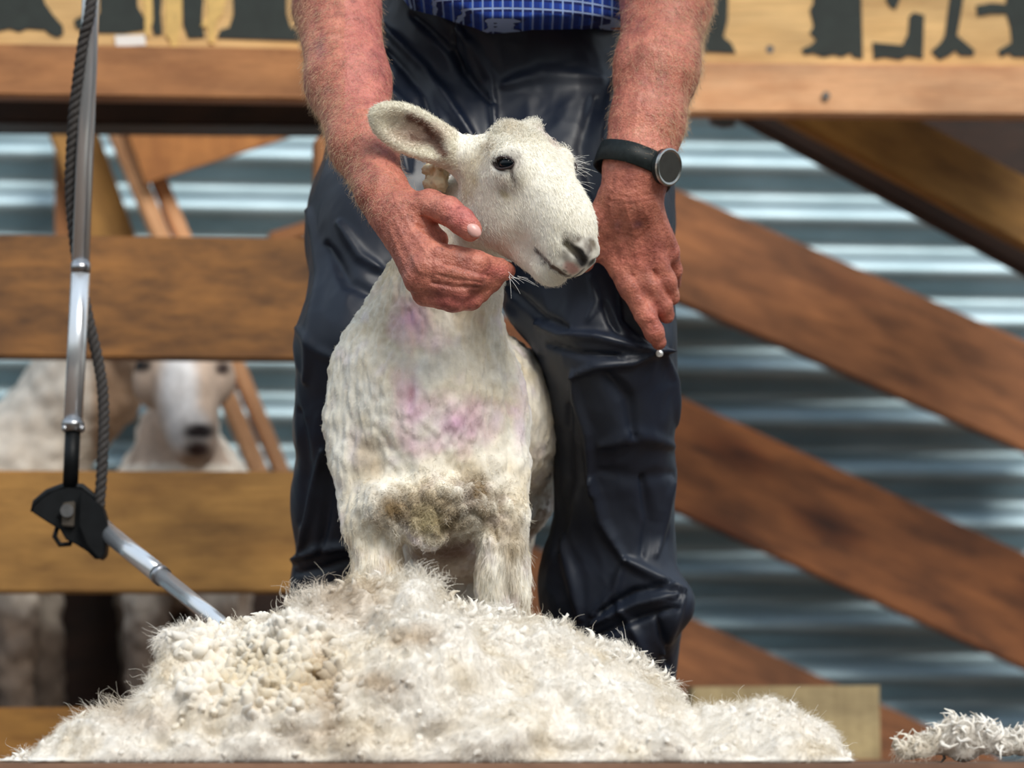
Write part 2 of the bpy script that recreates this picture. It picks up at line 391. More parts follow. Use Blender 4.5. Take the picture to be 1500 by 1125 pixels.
# sign across the top
sign = empty('sign', tuple(B(750, 170, 6.35)), 'long painted timber sign with black stencilled letters across the top', 'sign')
def sp_(name, pts, Y0, th, mt): return reparent(prism(name, pts, Y0, th, mt), sign)
tag(reparent(plank('board', (-80, -22), (700, -22), 235, 6.33, .02, W_ply), sign), None, None)
reparent(plank('board', (704, -42), (1620, -38), 292, 6.33, .02, W_ply), sign)
tag(reparent(plank('beam', (-80, 101), (700, 113), 76, 6.29, .05, W_beam), sign), 'orange lower beam', None)
tag(reparent(plank('beam', (704, 126), (1620, 134), 76, 6.29, .05, W_beam2), sign), 'pale pinkish lower beam', None)
reparent(plank('backing_beam', (-80, 158), (700, 166), 42, 6.5, .12, W_dark), sign)  # dark wood carries the shade under the lower beam
ink = simple('faded black stencil paint', srgb(34, 42, 38), .7, 0, .25, 40)
L_ = [  # lower ends of the stencilled letters, as painted
 [(-40, -60), (60, -60), (62, -10), (66, 5), (78, 22), (92, 38), (93, 50), (84, 55), (72, 50), (66, 44), (40, 42), (28, 47), (14, 42), (-4, 46), (-40, 44)],
 [(108, 30), (118, 24), (146, 20), (146, -60), (200, -60), (202, 10), (214, 30), (214, 44), (180, 49), (140, 48), (112, 42)],
 [(222, -60), (240, -60), (236, 20), (238, 50), (226, 52), (221, 30)],
 [(266, -60), (302, -60), (296, 28), (300, 55), (276, 56), (268, 36)],
 [(340, -60), (418, -60), (420, 20), (426, 40), (440, 44), (440, 60), (318, 56), (322, 44), (336, 40), (342, 20)],
 [(1030, -60), (1068, -60), (1066, 30), (1060, 54), (1072, 64), (1078, 78), (1030, 76)],
 [(1186, -60), (1258, -60), (1262, 0), (1264, 86), (1250, 84), (1246, 78), (1232, 84), (1222, 80), (1206, 84), (1192, 78), (1178, 80), (1174, 72), (1188, 66), (1196, 58), (1186, 48), (1192, 38), (1186, 14), (1192, 4)],
 [(1278, 62), (1322, 66), (1330, 50), (1332, 24), (1338, 18), (1354, 22), (1352, 86), (1330, 82), (1318, 88), (1296, 84), (1280, 87)],
 [(1298, -60), (1318, -60), (1318, 0), (1312, 14), (1304, 10), (1298, 0)],
 [(1400, -60), (1420, -60), (1408, 20), (1402, 52), (1412, 60), (1428, 74), (1426, 82), (1406, 82), (1400, 74), (1390, 82), (1376, 88), (1364, 76), (1378, 62), (1384, 52), (1388, 20)],
 [(1430, 8), (1452, 4), (1474, 6), (1474, -60), (1560, -60), (1560, 84), (1484, 84), (1478, 78), (1466, 84), (1462, 74), (1482, 62), (1480, 40), (1474, 20), (1452, 20), (1432, 24)],
]
for pts in L_: reparent(prism('letter', pts, 6.328, .0035, ink), sign)
tag(reparent(prism('paper_scrap', [(168, 52), (212, 51), (214, 66), (170, 68)], 6.326, .002, simple('white paper', (.8, .78, .74), .8)), sign), 'small white paper scrap', None)
glue = simple('peeling yellowed paint', srgb(214, 176, 104), .6, 0, .2, 60)
for pts in ([(206, -40), (222, -40), (224, 30), (218, 54), (212, 50), (212, 20)], [(242, -40), (268, -40), (266, 30), (262, 60), (258, 84), (252, 82), (250, 60), (242, 50)], [(300, -40), (340, -40), (326, 20), (318, 30), (314, 64), (306, 62), (304, 40), (294, 38), (304, 22)]):
    reparent(prism('paint_drip', pts, 6.3265, .003, glue), sign)
bolt = simple('grey nail head', srgb(110, 105, 100), .5, .6)
for px, py in ((1210, 140), (1128, 72)):
    reparent(prism('nail', [(px+6*math.cos(a), py+6*math.sin(a)) for a in np.linspace(0, 6.283, 12, endpoint=False)], 6.285, .003, bolt), sign)
tag(prism('iron_bracket', [(1040, 168), (1074, 168), (1078, 184), (1060, 186), (1042, 180)], 6.4, .02, simple('blue grey steel', srgb(110, 130, 150), .4, .6)), 'small grey steel bracket under the sign beside the watch arm', 'bracket')

# stage floor and its front board
def slab(name, x0, x1, y0, y1, z0, z1, mt):
    me = bpy.data.meshes.new(name); bm = bmesh.new(); bmesh.ops.create_cube(bm, size=1)
    for v in bm.verts: v.co = Vector(((x0+x1)/2+v.co.x*(x1-x0), (y0+y1)/2+v.co.y*(y1-y0), (z0+z1)/2+v.co.z*(z1-z0)))
    bm.to_mesh(me); bm.free(); return new_obj(name, me, None, mt)
W_floor = wood('worn stage boards', srgb(70, 52, 38), srgb(116, 90, 68), 4.4)
tag(slab('floor', -3, 3, 4.16, 7.7, -.03, 0, W_floor), 'timber stage floor', None, None, 'structure')
tag(slab('trim_front', -3, 3, 4.12, 4.16, -.2, 0.0, wood('stage front board', srgb(120, 86, 66), srgb(170, 130, 104), 8.8)), 'brown board along the stage front', None, None, 'structure')
# ================================================================ the shorn sheep
sheep = empty('sheep', (-.10, 4.95, 0), 'freshly shorn white sheep held by its jaw, standing between the legs of the man', 'sheep')
S_ = .00078
O = P(790, 233, 4.704)
hf = unit(np.array([.50, -.38, -.78])); he = np.array([.66, .74, .06]); he = unit(he-(he @ hf)*hf); hu = np.cross(hf, he)
HM = np.stack([hf, he, hu])
def H(a, b, c): return O+S_*(a*hf+b*he+c*hu)
sf = Field(axis((-.26, .14, .0025)), axis((4.46, 4.92, .0023), (4.92, 5.62, .008)), axis((0.0, .48, .005), (.48, .80, .0023)))
def hc(a, b, ra, rb, k=.012, flat=None, sub=False): sf.cap(H(*a), H(*b), ra*S_, rb*S_, k, flat, sub)
def hl(c, r, k=.012, sub=False, M=None): sf.ell(H(*c), np.array(r)*S_, HM if M is None else M, k, sub)
# trunk, neck and legs
sf.ell(P(615, 605, 4.87), (.100, .105, .130), k=.03)
sf.ell(P(620, 545, 4.85), (.082, .085, .10), k=.03)
sf.chain([(628, 590, 4.93, 108), (684, 612, 5.08, 120), (692, 622, 5.30, 118), (680, 640, 5.46, 100)], k=.05)
sf.chain([(556, 530, 4.87, 40), (530, 620, 4.86, 46), (534, 680, 4.84, 40), (541, 765, 4.82, 35), (550, 850, 4.81, 27), (552, 960, 4.81, 20), (552, 1070, 4.80, 19), (550, 1100, 4.79, 21)], k=.03)
sf.chain([(690, 540, 4.88, 46), (715, 620, 4.87, 52), (722, 690, 4.85, 47), (733, 760, 4.83, 35), (736, 830, 4.82, 31), (738, 880, 4.82, 29), (738, 960, 4.81, 20), (738, 1070, 4.80, 19), (738, 1100, 4.79, 21)], k=.03)
sf.chain([(560, 770, 4.81, 20), (574, 850, 4.81, 12)], k=.02)                       # feathered inner fetlock wool
sf.chain([(640, 700, 5.42, 95), (640, 860, 5.45, 48), (640, 950, 5.52, 28), (640, 1085, 5.50, 24)], k=.03)
sf.chain([(710, 700, 5.42, 95), (722, 860, 5.45, 46), (722, 950, 5.52, 28), (722, 1085, 5.50, 24)], k=.03)
sf.chain([(735, 640, 5.12, 78), (728, 700, 5.25, 84), (716, 760, 5.34, 70)], k=.04)
sf.chain([(628, 740, 4.80, 46), (660, 770, 4.96, 66), (680, 760, 5.15, 95)], k=.03)            # brisket and belly
sf.ell(P(600, 762, 4.79), (.030, .03, .026), k=.012); sf.ell(P(665, 742, 4.79), (.042, .03, .030), k=.015); sf.ell(P(560, 740, 4.79), (.03, .03, .03), k=.015)
sf.ell(P(628, 780, 4.79), (.022, .02, .022), k=.012)
sf.chain([(706, 300, 4.80, 62), (668, 370, 4.82, 72), (642, 440, 4.84, 77), (626, 510, 4.86, 92)], k=.03)
sf.chain([(592, 480, 4.85, 52), (556, 545, 4.86, 56)], k=.04)
sf.chain([(655, 480, 4.86, 60), (690, 560, 4.88, 62)], k=.04)
# skull
hl((-30, 0, -54), (62, 66, 56)); hl((-2, 0, -46), (46, 70, 46), k=.02)
hl((-30, 0, -10), (40, 42, 22), k=.02)
hl((0, -58, -14), (34, 20, 26), k=.02); hl((4, 54, -14), (30, 20, 22), k=.02)
hc((-4, 0, -48), (110, 0, -42), 56, 40, .02, (he, .90)); hc((60, 0, -44), (138, 0, -50), 44, 36, .015, (he, .88))
hl((64, 0, -12), (74, 34, 24), k=.03); hl((70, 12, -24), (64, 40, 30), k=.02)
hl((142, 0, -44), (27, 33, 36), k=.012); hl((162, -13, -28), (17, 14, 17), k=.008); hl((162, 13, -28), (17, 14, 17), k=.008); hl((160, 0, -50), (18, 20, 20), k=.008)
hl((8, -34, -98), (58, 30, 52), k=.025); hl((8, 34, -98), (58, 30, 52), k=.025)      # cheeks
hc((10, 0, -122), (126, 0, -96), 34, 22, .02); hl((136, 0, -94), (25, 25, 19), k=.012)
hl((150, -13, -62), (18, 17, 15), k=.008); hl((150, 13, -62), (18, 17, 15), k=.008)   # upper lips
hl((-62, 30, -2), (12, 12, 18), k=.008); hl((-60, -26, -4), (11, 11, 10), k=.01)          # horn buds
hl((-6, 62, 0), (16, 11, 12), k=.01)
# mouth, nostrils, eye socket
for s in (-1, 1): hc((180, 8*s, -33), (170, 23*s, -23), 3.8, 6.2, .003, None, True); hc((170, 23*s, -23), (147, 33*s, -25), 6.2, 2.6, .003, None, True)
hc((182, 0, -42), (174, 0, -68), 1.8, 1.5, .003, None, True)
MOUTH = [(177, 5, -71), (171, 17, -69), (163, 27, -67), (142, 33, -71), (128, 33, -74), (114, 32, -76)]
for s in (-1, 1):
    for p, q in zip(MOUTH[:-1], MOUTH[1:]): hc((p[0], p[1]*s, p[2]), (q[0], q[1]*s, q[2]), 3.0, 2.6, .004, None, True)
E1 = unit(hf*.95+hu); E2 = np.cross(he, E1); E2 = E2*np.sign(E2[2]); EM = np.stack([E1, he, E2])
for s in (-1, 1):
    hl((4, (77 if s < 0 else 71)*s, -9), (20, 9, 8.5), .005, True, EM)
    hc((18, 74*s, -6), (32, 66*s, -20), 2.6, 1.8, .006, None, True)
# ears: leaf shapes with a hollow front
def ear(base, tip, wid, face, roll=0):
    d = unit(tip-base); fc = unit(face-(face @ d)*d); sd_ = np.cross(d, fc); L = np.linalg.norm(tip-base)
    M = np.stack([d, sd_, fc]); c = base+(tip-base)*.50
    sf.cap(base-d*.03, base+d*.03, .026, .021, .018)
    sf.ell(c+d*.006, (L*.50, wid, .013), M, .012)
    sf.ell(c+d*.008+fc*.0165, (L*.42, wid*.76, .0175), M, .006, True)
ear(P(668, 224, 4.735), P(548, 166, 4.705), .0285, np.array([-.12, -1, -.25]))
ear(P(772, 262, 4.86), P(800, 300, 4.97), .025, np.array([.6, -.2, -.1]))
V, Fq = sf.mesh(2); N = normals(V, Fq); px, py = to_px(V)
front = np.clip((4.98-V[:, 1])/.08, 0, 1)*np.clip(-N[:, 1]*2+.3, 0, 1)
head = np.clip(((V-O) @ hf/S_+110)/40, 0, 1)*(V[:, 2] > .50)*np.clip((150-np.linalg.norm((V-H(30, 0, -40)), axis=1)/S_)/20+3, 0, 1)
isear = (px < 672)*(py < 250)*(V[:, 2] > .6)*1.; head = np.maximum(head, isear)
body = 1-np.clip(head, 0, 1)
# shearing ridges down neck and shoulders, clumps on the chest
q = V*np.array([1, 1, .22]); rid = perlin(q*150)+.6*perlin(q*260+5)
w1, w2 = worley((V+.004*np.stack([perlin(V*60), perlin(V*60+9), perlin(V*60+30)], 1))*np.array([75, 75, 52]))
clump = (.5-w1)
side = np.clip((V[:, 1]-4.95)/.1, 0, 1)
chest = np.clip((py-470)/90, 0, 1)*np.clip((860-py)/60, 0, 1)*(1-side)
d = body*((.0027*rid*(1-.5*chest))+.0058*clump*chest*(.6+.8*np.clip(fbm(V*16+50,2)+.3,0,1))+.0035*fbm(V*22, 2))
d += head*(.0006*fbm(V*45, 2))+body*(.0009*perlin(V*np.array([230, 230, 150]))+.0012*perlin(V*np.array([120, 120, 70])+5))
dirty_c = np.exp(-(((px-655)/95)**2+((py-745)/48)**2)**1.5)*front
d += dirty_c*(.013*(.45-w1)+.005*perlin(V*90))
d += front*.001*strokes(px, py, [
    ([(600, 455), (612, 520), (598, 600)], 9, -4), ([(570, 480), (560, 560)], 12, -2), ([(560, 640), (600, 690), (620, 740)], 10, -3),
    ([(690, 745), (720, 770), (728, 790)], 7, -9), ([(598, 740), (592, 800)], 9, -7), ([(640, 600), (650, 680)], 14, -2),
    ([(500, 640), (545, 660), (560, 700)], 12, -3), ([(745, 480), (752, 600), (748, 690)], 9, -5), ([(655, 440), (690, 520), (735, 600)], 10, -2),
    ([(600, 440), (640, 500)], 6, -2), ([(620, 455), (650, 520)], 6, 2), ([(665, 455), (690, 540)], 5, -1.6), ([(540, 450), (520, 560)], 5, -1.6)])
V = V+N*d[:, None]; N = normals(V, Fq); px, py = to_px(V)
fib = fbm(V*np.array([60, 60, 60]), 3); big = fbm(V*18+3, 3)
W0 = np.array(srgb(242, 236, 222)); col = np.tile(W0, (len(V), 1)).astype(float)
def paint(c, m): 
    global col
    m = np.clip(m, 0, 1)[:, None]; col = col*(1-m)+np.array(c)*m
def blob(x, y, rx, ry, s=1., soft=1.2, nz=.5):
    d = np.sqrt(((px-x)/rx)**2+((py-y)/ry)**2); return s*np.clip((1-d+nz*big+.25*fib)*soft, 0, 1)
pink = srgb(216, 172, 200); brown = srgb(134, 112, 80); dk = srgb(30, 24, 26); tan = srgb(196, 172, 130); grey = srgb(176, 158, 142)
paint(srgb(216, 198, 164), body*np.clip(.35+1.5*big, 0, 1)*.75)
paint(srgb(228, 214, 222), body*np.clip(-.15+1.3*fbm(V*30+11, 2), 0, 1)*.8)
for x, y, rx, ry, s in [(665, 622, 74, 50, .95), (602, 600, 34, 85, .75), (604, 470, 34, 46, .85), (640, 500, 24, 34, .55), (770, 560, 22, 60, .4), (615, 650, 60, 26, .5), (760, 640, 14, 40, .5), (812, 590, 10, 60, .4)]:
    paint(pink, blob(x, y, rx, ry, s, .9, .8)*front)
paint(srgb(176, 120, 130), blob(603, 575, 7, 18, .6)*front)
for x, y, rx, ry, s in [(540, 665, 34, 40, .5), (515, 640, 20, 40, .25), (700, 560, 45, 60, .18)]: paint(grey, blob(x, y, rx, ry, s)*front)
for x, y, rx, ry, s in [(640, 750, 84, 40, .65), (574, 748, 38, 46, 1), (700, 724, 48, 34, 1), (712, 752, 22, 30, .7), (545, 720, 24, 30, .35), (760, 800, 40, 60, .6), (748, 850, 20, 60, .5)]: paint(brown, blob(x, y, rx, ry, s, 1.4, .5))
paint(srgb(184, 170, 132), blob(622, 762, 30, 28, .8)*front)
paint(srgb(138, 112, 96), blob(655, 810, 78, 36, .9)*(V[:, 1] > 4.79))
# head colours
a_, b_, c_ = ((V-O) @ hf)/S_, ((V-O) @ he)/S_, ((V-O) @ hu)/S_
def hb(a, b, c, r, s=1., soft=1.5, nz=.35): 
    return s*np.clip((1-np.sqrt(((a_-a)/r[0])**2+((b_-b)/r[1])**2+((c_-c)/r[2])**2)+nz*fib)*soft, 0, 1)
paint(srgb(244, 239, 226), head); paint(tan, hb(-40, -66, -60, (30, 40, 60), .45)+hb(-45, -20, 0, (40, 30, 20), .4)+hb(-20, -76, -100, (22, 30, 46), .6))
paint(srgb(120, 96, 70), hb(-52, -68, -34, (18, 24, 24), .5, 1.5, .9))
paint(srgb(230, 208, 204), hb(-26, 30, -2, (34, 30, 26), .7)+hb(-80, -66, -20, (26, 24, 20), .8))
paint(srgb(160, 150, 140), hb(6, -72, 14, (30, 20, 22), .6, 1.2, .8)+hb(26, -74, -40, (24, 20, 14), .35, 1, 1.2))
paint(srgb(196, 180, 110), hb(34, -70, -46, (14, 20, 8), .55))
eb = lambda sg, g: np.sqrt((((V-H(4, 77*sg, -9)) @ E1)/S_/(22*g))**2+(((V-H(4, 77*sg, -9)) @ he)/S_/14)**2+(((V-H(4, 77*sg, -9)) @ E2)/S_/(11.5*g))**2)
for sg in (-1, 1): paint(dk, np.clip((1.08-eb(sg, 1))*6, 0, 1)); paint(srgb(120, 100, 90), np.clip((1.5-eb(sg, 1)+.4*fib)*2, 0, 1)*.25)
def seg(pts_, w_):
    m_ = np.full(len(V), 99.)
    for p_, q_ in zip(pts_[:-1], pts_[1:]):
        p_ = np.array(p_, float); e_ = np.array(q_, float)-p_; L__ = np.stack([a_, b_, c_], 1)-p_
        t_ = np.clip((L__ @ e_)/(e_ @ e_), 0, 1); m_ = np.minimum(m_, np.linalg.norm(L__-t_[:, None]*e_, axis=1))
    return np.clip((w_-m_+1.5*fib)/(.5*w_), 0, 1)
paint(srgb(74, 54, 50), seg([(16, -74, -4), (30, -68, -16), (40, -62, -24)], 5)*.9)
paint(srgb(96, 84, 76), hb(152, -28, -18, (20, 16, 14), .8, 1.4, .9)+hb(166, -12, -12, (20, 22, 16), .85, 1.3, .9)+hb(164, 14, -14, (18, 20, 14), .6, 1.2, 1)+hb(162, -32, -38, (16, 12, 14), .6, 1, 1.2))
paint(srgb(206, 160, 150), hb(174, -18, -50, (15, 20, 13), 1, 1.8, .4)+hb(162, 10, -62, (12, 16, 8), .6))
paint(dk, seg([(180, -8, -33), (170, -23, -23)], 12)+seg([(170, -23, -23), (147, -32, -25)], 8)+seg([(180, 8, -33), (170, 23, -23), (147, 33, -25)], 10)+seg([(182, 0, -42), (174, 0, -68)], 4)*.8)
paint(dk, np.clip(fbm(V*300+7, 2)*7-2.4, 0, 1)*.8*hb(150, -24, -45, (26, 24, 30), 1, 2, 0))
ml = np.full(len(V), 99.)
mp = [np.array((p[0], -p[1], p[2]), float) for p in MOUTH]
loc = np.stack([a_, b_, c_], 1)
for p, q2 in zip(mp[:-1], mp[1:]):
    e = q2-p; tt = np.clip(((loc-p) @ e)/(e @ e), 0, 1); ml = np.minimum(ml, np.linalg.norm(loc-p-tt[:, None]*e, axis=1))
paint(srgb(70, 44, 40), np.clip((6.2-ml)/2.5, 0, 1))
paint(srgb(70, 62, 56), np.clip((16-ml)/8, 0, 1)*np.clip(fbm(V*260, 2)*6-1.5, 0, 1)*.8*(a_ > 118))
# ear interior
paint(srgb(238, 232, 214), isear*.9)
paint(srgb(214, 188, 170), np.clip(1.3-np.sqrt(((px-615)/44)**2+((py-196)/18)**2), 0, 1)*isear*(V[:, 1] < 4.76)*.8)
ed = np.full(len(V), 99.)
def pdist(L):
    o = np.full(len(px), 999.)
    for (x0, y0), (x1, y1) in zip(L[:-1], L[1:]):
        dx, dy = x1-x0, y1-y0; tt = np.clip(((px-x0)*dx+(py-y0)*dy)/(dx*dx+dy*dy), 0, 1); o = np.minimum(o, np.hypot(px-x0-tt*dx, py-y0-tt*dy))
    return o
paint(srgb(124, 78, 62), np.clip(1.25-pdist([(600, 172), (622, 184), (640, 206), (652, 226)])/7+.5*fib, 0, 1)*isear*(N[:, 1] < .2)*.85)
paint(srgb(134, 90, 74), np.clip(1.1-pdist([(604, 202), (630, 208), (650, 226)])/6+.8*fib, 0, 1)*isear*(N[:, 1] < .2)*.7)
paint(srgb(200, 186, 140), np.clip(-.2+1.4*fbm(V*9+40, 2), 0, 1)*.35)
sV, sF, sN, sCol = V, Fq, N, np.clip(col, 0, 1)
M_fleeceskin = colmat('short shorn wool', .9, 90, .12, .5, .0, sheen=.3)
M_fur = hairmat('short wool fibres', .7)
body_o = reparent(np_obj('body', sV, sF, M_fleeceskin, None, sCol), sheep)
# fibres
def fur(n, sel, dirv, length, lift, jit, curl, r0, name, lab=None, cmul=1.0):
    fc = sel[sF].mean(1); p, m = scatter(sV, sF, sN, n, fc)
    from_ = np.asarray(dirv, float)
    global px, py
    # nearest-colour lookup through a coarse hash of the source vertices
    key = lambda v: (np.floor(v/.004).astype(np.int64)*np.array([1, 4099, 16777259])).sum(1)
    kk = key(sV); o = np.argsort(kk); ks = kk[o]; j = np.searchsorted(ks, key(p)); j = np.minimum(j, len(ks)-1); c = sCol[o[j]]
    D = from_(p) if callable(dirv) else np.broadcast_to(from_, p.shape)
    pts = strands(p, m, D, length, lift, jit, curl)
    return reparent(tag(hair(name, pts, r0, r0*.35, M_fur, None, np.clip(c*cmul*(.84+.28*rng.random((n, 1))), 0, 1)), lab, None, None, 'stuff'), sheep)
vis = np.clip(.25-sN[:, 1], 0, 1)*(sV[:, 1] < 5.25)*(sV[:, 2] > .12)+.02
fade = 1-isear*.0
headm = np.clip(head, 0, 1)*((a_ < 148) | (c_ < -66))*(eb(-1, 1) > 1.1)*(eb(1, 1) > 1.1)*(seg([(180, -8, -33), (170, -23, -23), (147, -32, -25)], 9) < .3)*(ml > 4.5)
class _D:      # hair lies back along the face, away from the muzzle, and down on the body
    pass
fur(52000, vis*headm*(1-isear), hf*.9+np.array([0, 0, -.3]), .0055, .2, .25, .05, .00019, 'face_hair')
fur(16000, (isear+.0)*vis, np.array([-.8, -.2, .3]), .0042, .35, .4, .05, .00016, 'ear_hair')
fur(36000, vis*(1-np.clip(head, 0, 1)), np.array([0, -.1, -1.]), .0034, .35, .4, .12, .0002, 'body_wool')
leg_m = np.clip((py-770)/40, 0, 1)*((px < 600) | (px > 700))*(sV[:, 1] < 4.95)
fur(6000, leg_m*vis, np.array([0, -.1, -1.]), .014, .18, .15, .05, .0002, 'leg_wool')
dm = np.clip(dirty_c+blob(620, 765, 60, 30), 0, 1)*(sV[:, 1] < 4.9)
fur(5500, dm*vis+1e-6, np.array([0, -.2, -1.]), .0075, .4, .5, .5, .00028, 'brisket_wool')
# topknot wisps and tufts behind the jaw
top = np.clip((-10-a_)/20, 0, 1)*(c_ > -22)*headm*(1-isear)
fur(2200, top+1e-6, np.array([0, 0, 1.]), .008, .6, .7, .5, .0003, 'topknot_wool')
tuf = lambda x, y: np.exp(-(((px-x)/14)**2+((py-y)/22)**2))*(sV[:, 1] < 4.9)
# loose yellowish wad of wool behind the ear
wf = Field(axis((-.13, -.05, .0018)), axis((4.69, 4.86, .0025)), axis((.64, .72, .0022)))
for i in range(26):
    a = rng.random()*6.28; r = rng.random()**.5; c0 = P(640+16*r*math.cos(a), 258+22*r*math.sin(a), 4.765+.02*rng.normal()*.5)
    wf.ell(c0, np.array([.0062, .007, .0066])*(.7+.6*rng.random()), k=.003)
wv, wq = wf.mesh(1); wn = normals(wv, wq); wv = wv+wn*(.0022*perlin(wv*260)+.001*perlin(wv*500))[:, None]
wc = np.array(srgb(230, 214, 174))*(1-.75*np.clip(perlin(wv*110)*2.2-.9, 0, 1))[:, None]
wad = reparent(np_obj('wool_tuft', wv, wq, M_fleeceskin, None, wc), sheep)
# eye
def lathe_ball(name, c, r, mat, parent, M=None, seg=32):
    bm = bmesh.new(); bmesh.ops.create_uvsphere(bm, u_segments=seg, v_segments=seg//2, radius=1)
    Mt = np.eye(3) if M is None else M.T
    for v in bm.verts: v.co = Vector(tuple(np.asarray(c)+Mt @ (np.array(v.co)*np.asarray(r))))
    me = bpy.data.meshes.new(name); bm.to_mesh(me); bm.free()
    for p in me.polygons: p.use_smooth = True
    o = new_obj(name, me, None, mat); return reparent(o, parent) if parent else o
M_eye = simple('wet dark eye', (.004, .008, .012), .14, 0, .2, 20, 0, 0.)
M_eye.node_tree.nodes['Principled BSDF'].inputs['Specular IOR Level'].default_value = .35
for s in (-1, 1): lathe_ball('eye', H(5, (66 if s < 0 else 60)*s, -9), np.array([16, 10.5, 11.5])*S_, M_eye, sheep, EM)
# eyelids: thin dark rims, and lashes, whiskers
M_lid = simple('dark eyelid', srgb(52, 38, 36), .5, 0, .3, 200)
for s in (-1, 1):
    for up in (1, -1):
        pts = [H(4, ((77.5 if s < 0 else 71)-4.5*abs(math.cos(w))**2)*s, -9)+S_*(E1*19*math.cos(w)+E2*up*8.6*math.sin(w)) for w in np.linspace(0, math.pi, 12)]
        reparent(tube_obj('eyelid', pts, [.0011*(.5+.8*math.sin(w)) for w in np.linspace(.1, 3.04, 12)], M_lid, None, 8), sheep)
def bristles(name, roots, dirs, L, r, colr):
    n = len(roots); pts = np.zeros((n, 6, 3)); L = np.broadcast_to(L, n)
    for i in range(6):
        t_ = i/5; pts[:, i] = roots+dirs*L[:, None]*t_+np.array([0, 0, -1])*(L*.25*t_*t_)[:, None]
    return reparent(tag(hair(name, pts, r, r*.3, M_fur, None, np.tile(np.array(colr), (n, 1))), None, None, None, 'stuff'), sheep)
rs = np.array([H(4+rng.uniform(-12, 12), 72, -2+rng.uniform(-4, 4)) for _ in range(26)]+[H(30+rng.uniform(-14, 14), 62, -14) for _ in range(14)])
bristles('far_eyelashes', rs, unit(np.array([.95, .1, .15])+.28*rng.normal(size=(40, 3))), rng.uniform(.01, .028, 40), .00022, (.85, .83, .78))
rs = np.array([H(4+rng.uniform(-12, 10), -82, 3+rng.uniform(0, 3)) for _ in range(12)])
bristles('eyelashes', rs, unit(np.array([-.1, -.9, .1])+.25*rng.normal(size=(12, 3))), rng.uniform(.004, .008, 12), .00018, (.5, .46, .42))
rs = np.array([H(rng.uniform(95, 150), rng.uniform(-30, 14), -88+rng.uniform(-3, 6)) for _ in range(90)])
bristles('chin_whiskers', rs, unit(np.array([-.25, -.2, -.8])+.4*rng.normal(size=(90, 3))), rng.uniform(.004, .014, 90), .00018, (.75, .72, .62))
rs = np.array([P(745+rng.uniform(-6, 20), 398+rng.uniform(0, 10), 4.655) for _ in range(9)])
bristles('jaw_whiskers', rs, unit(np.array([.55, -.5, -.25])+.45*rng.normal(size=(9, 3))*np.array([1, .3, .6])), rng.uniform(.012, .03, 9), .00022, (.85, .83, .78))
def frontY(px0, py0, arrs, rad=5):
    best = 1e9
    for VV in arrs:
        a, b = to_px(VV); m = (np.abs(a-px0) < rad) & (np.abs(b-py0) < rad)
        if m.any(): best = min(best, VV[m, 1].min())
    return best
# ================================================================ the man: arms, hands, trousers, shirt, watch, boots
man = empty('person', (-.03, 5.15, 0), 'person bending forward in dark waterproof trousers and blue checked shirt, hands on sheep and knee', 'person')
M_skin = None
def skinmat():
    m, t, b = nodes('weathered tanned skin'); a = t.nodes.new('ShaderNodeAttribute'); a.attribute_name = 'Col'
    v = mapped(t, (1, 1, 1)); n1 = noise(t, v, 55, 6, .7); n2 = noise(t, v, 240, 4, .7)
    c = mix(t, 1., a.outputs['Color'], ramp(t, n1, [(.30, (.60, .54, .56)), (.48, (.96, .95, .95)), (.68, (1.18, 1.28, 1.24))]), 'MULTIPLY')
    c = mix(t, .8, c, ramp(t, n2, [(.32, (.72, .66, .62)), (.5, (1, 1, 1)), (.7, (1.1, 1.12, 1.12))]), 'MULTIPLY')
    t.links.new(c, b.inputs['Base Color']); b.inputs['Roughness'].default_value = .48; b.inputs['Specular IOR Level'].default_value = .4
    b.inputs['Subsurface Weight'].default_value = .12; b.inputs['Subsurface Radius'].default_value = (1, .3, .15); b.inputs['Subsurface Scale'].default_value = .004
    vo = N_(t, 'ShaderNodeTexVoronoi', Scale=420); t.links.new(v, vo.inputs['Vector'])
    mx = t.nodes.new('ShaderNodeMath'); mx.operation = 'ADD'; t.links.new(vo.outputs['Distance'], mx.inputs[0]); t.links.new(n2, mx.inputs[1])
    bump(t, b, mx.outputs[0], .6, .001); return m
M_skin = skinmat()
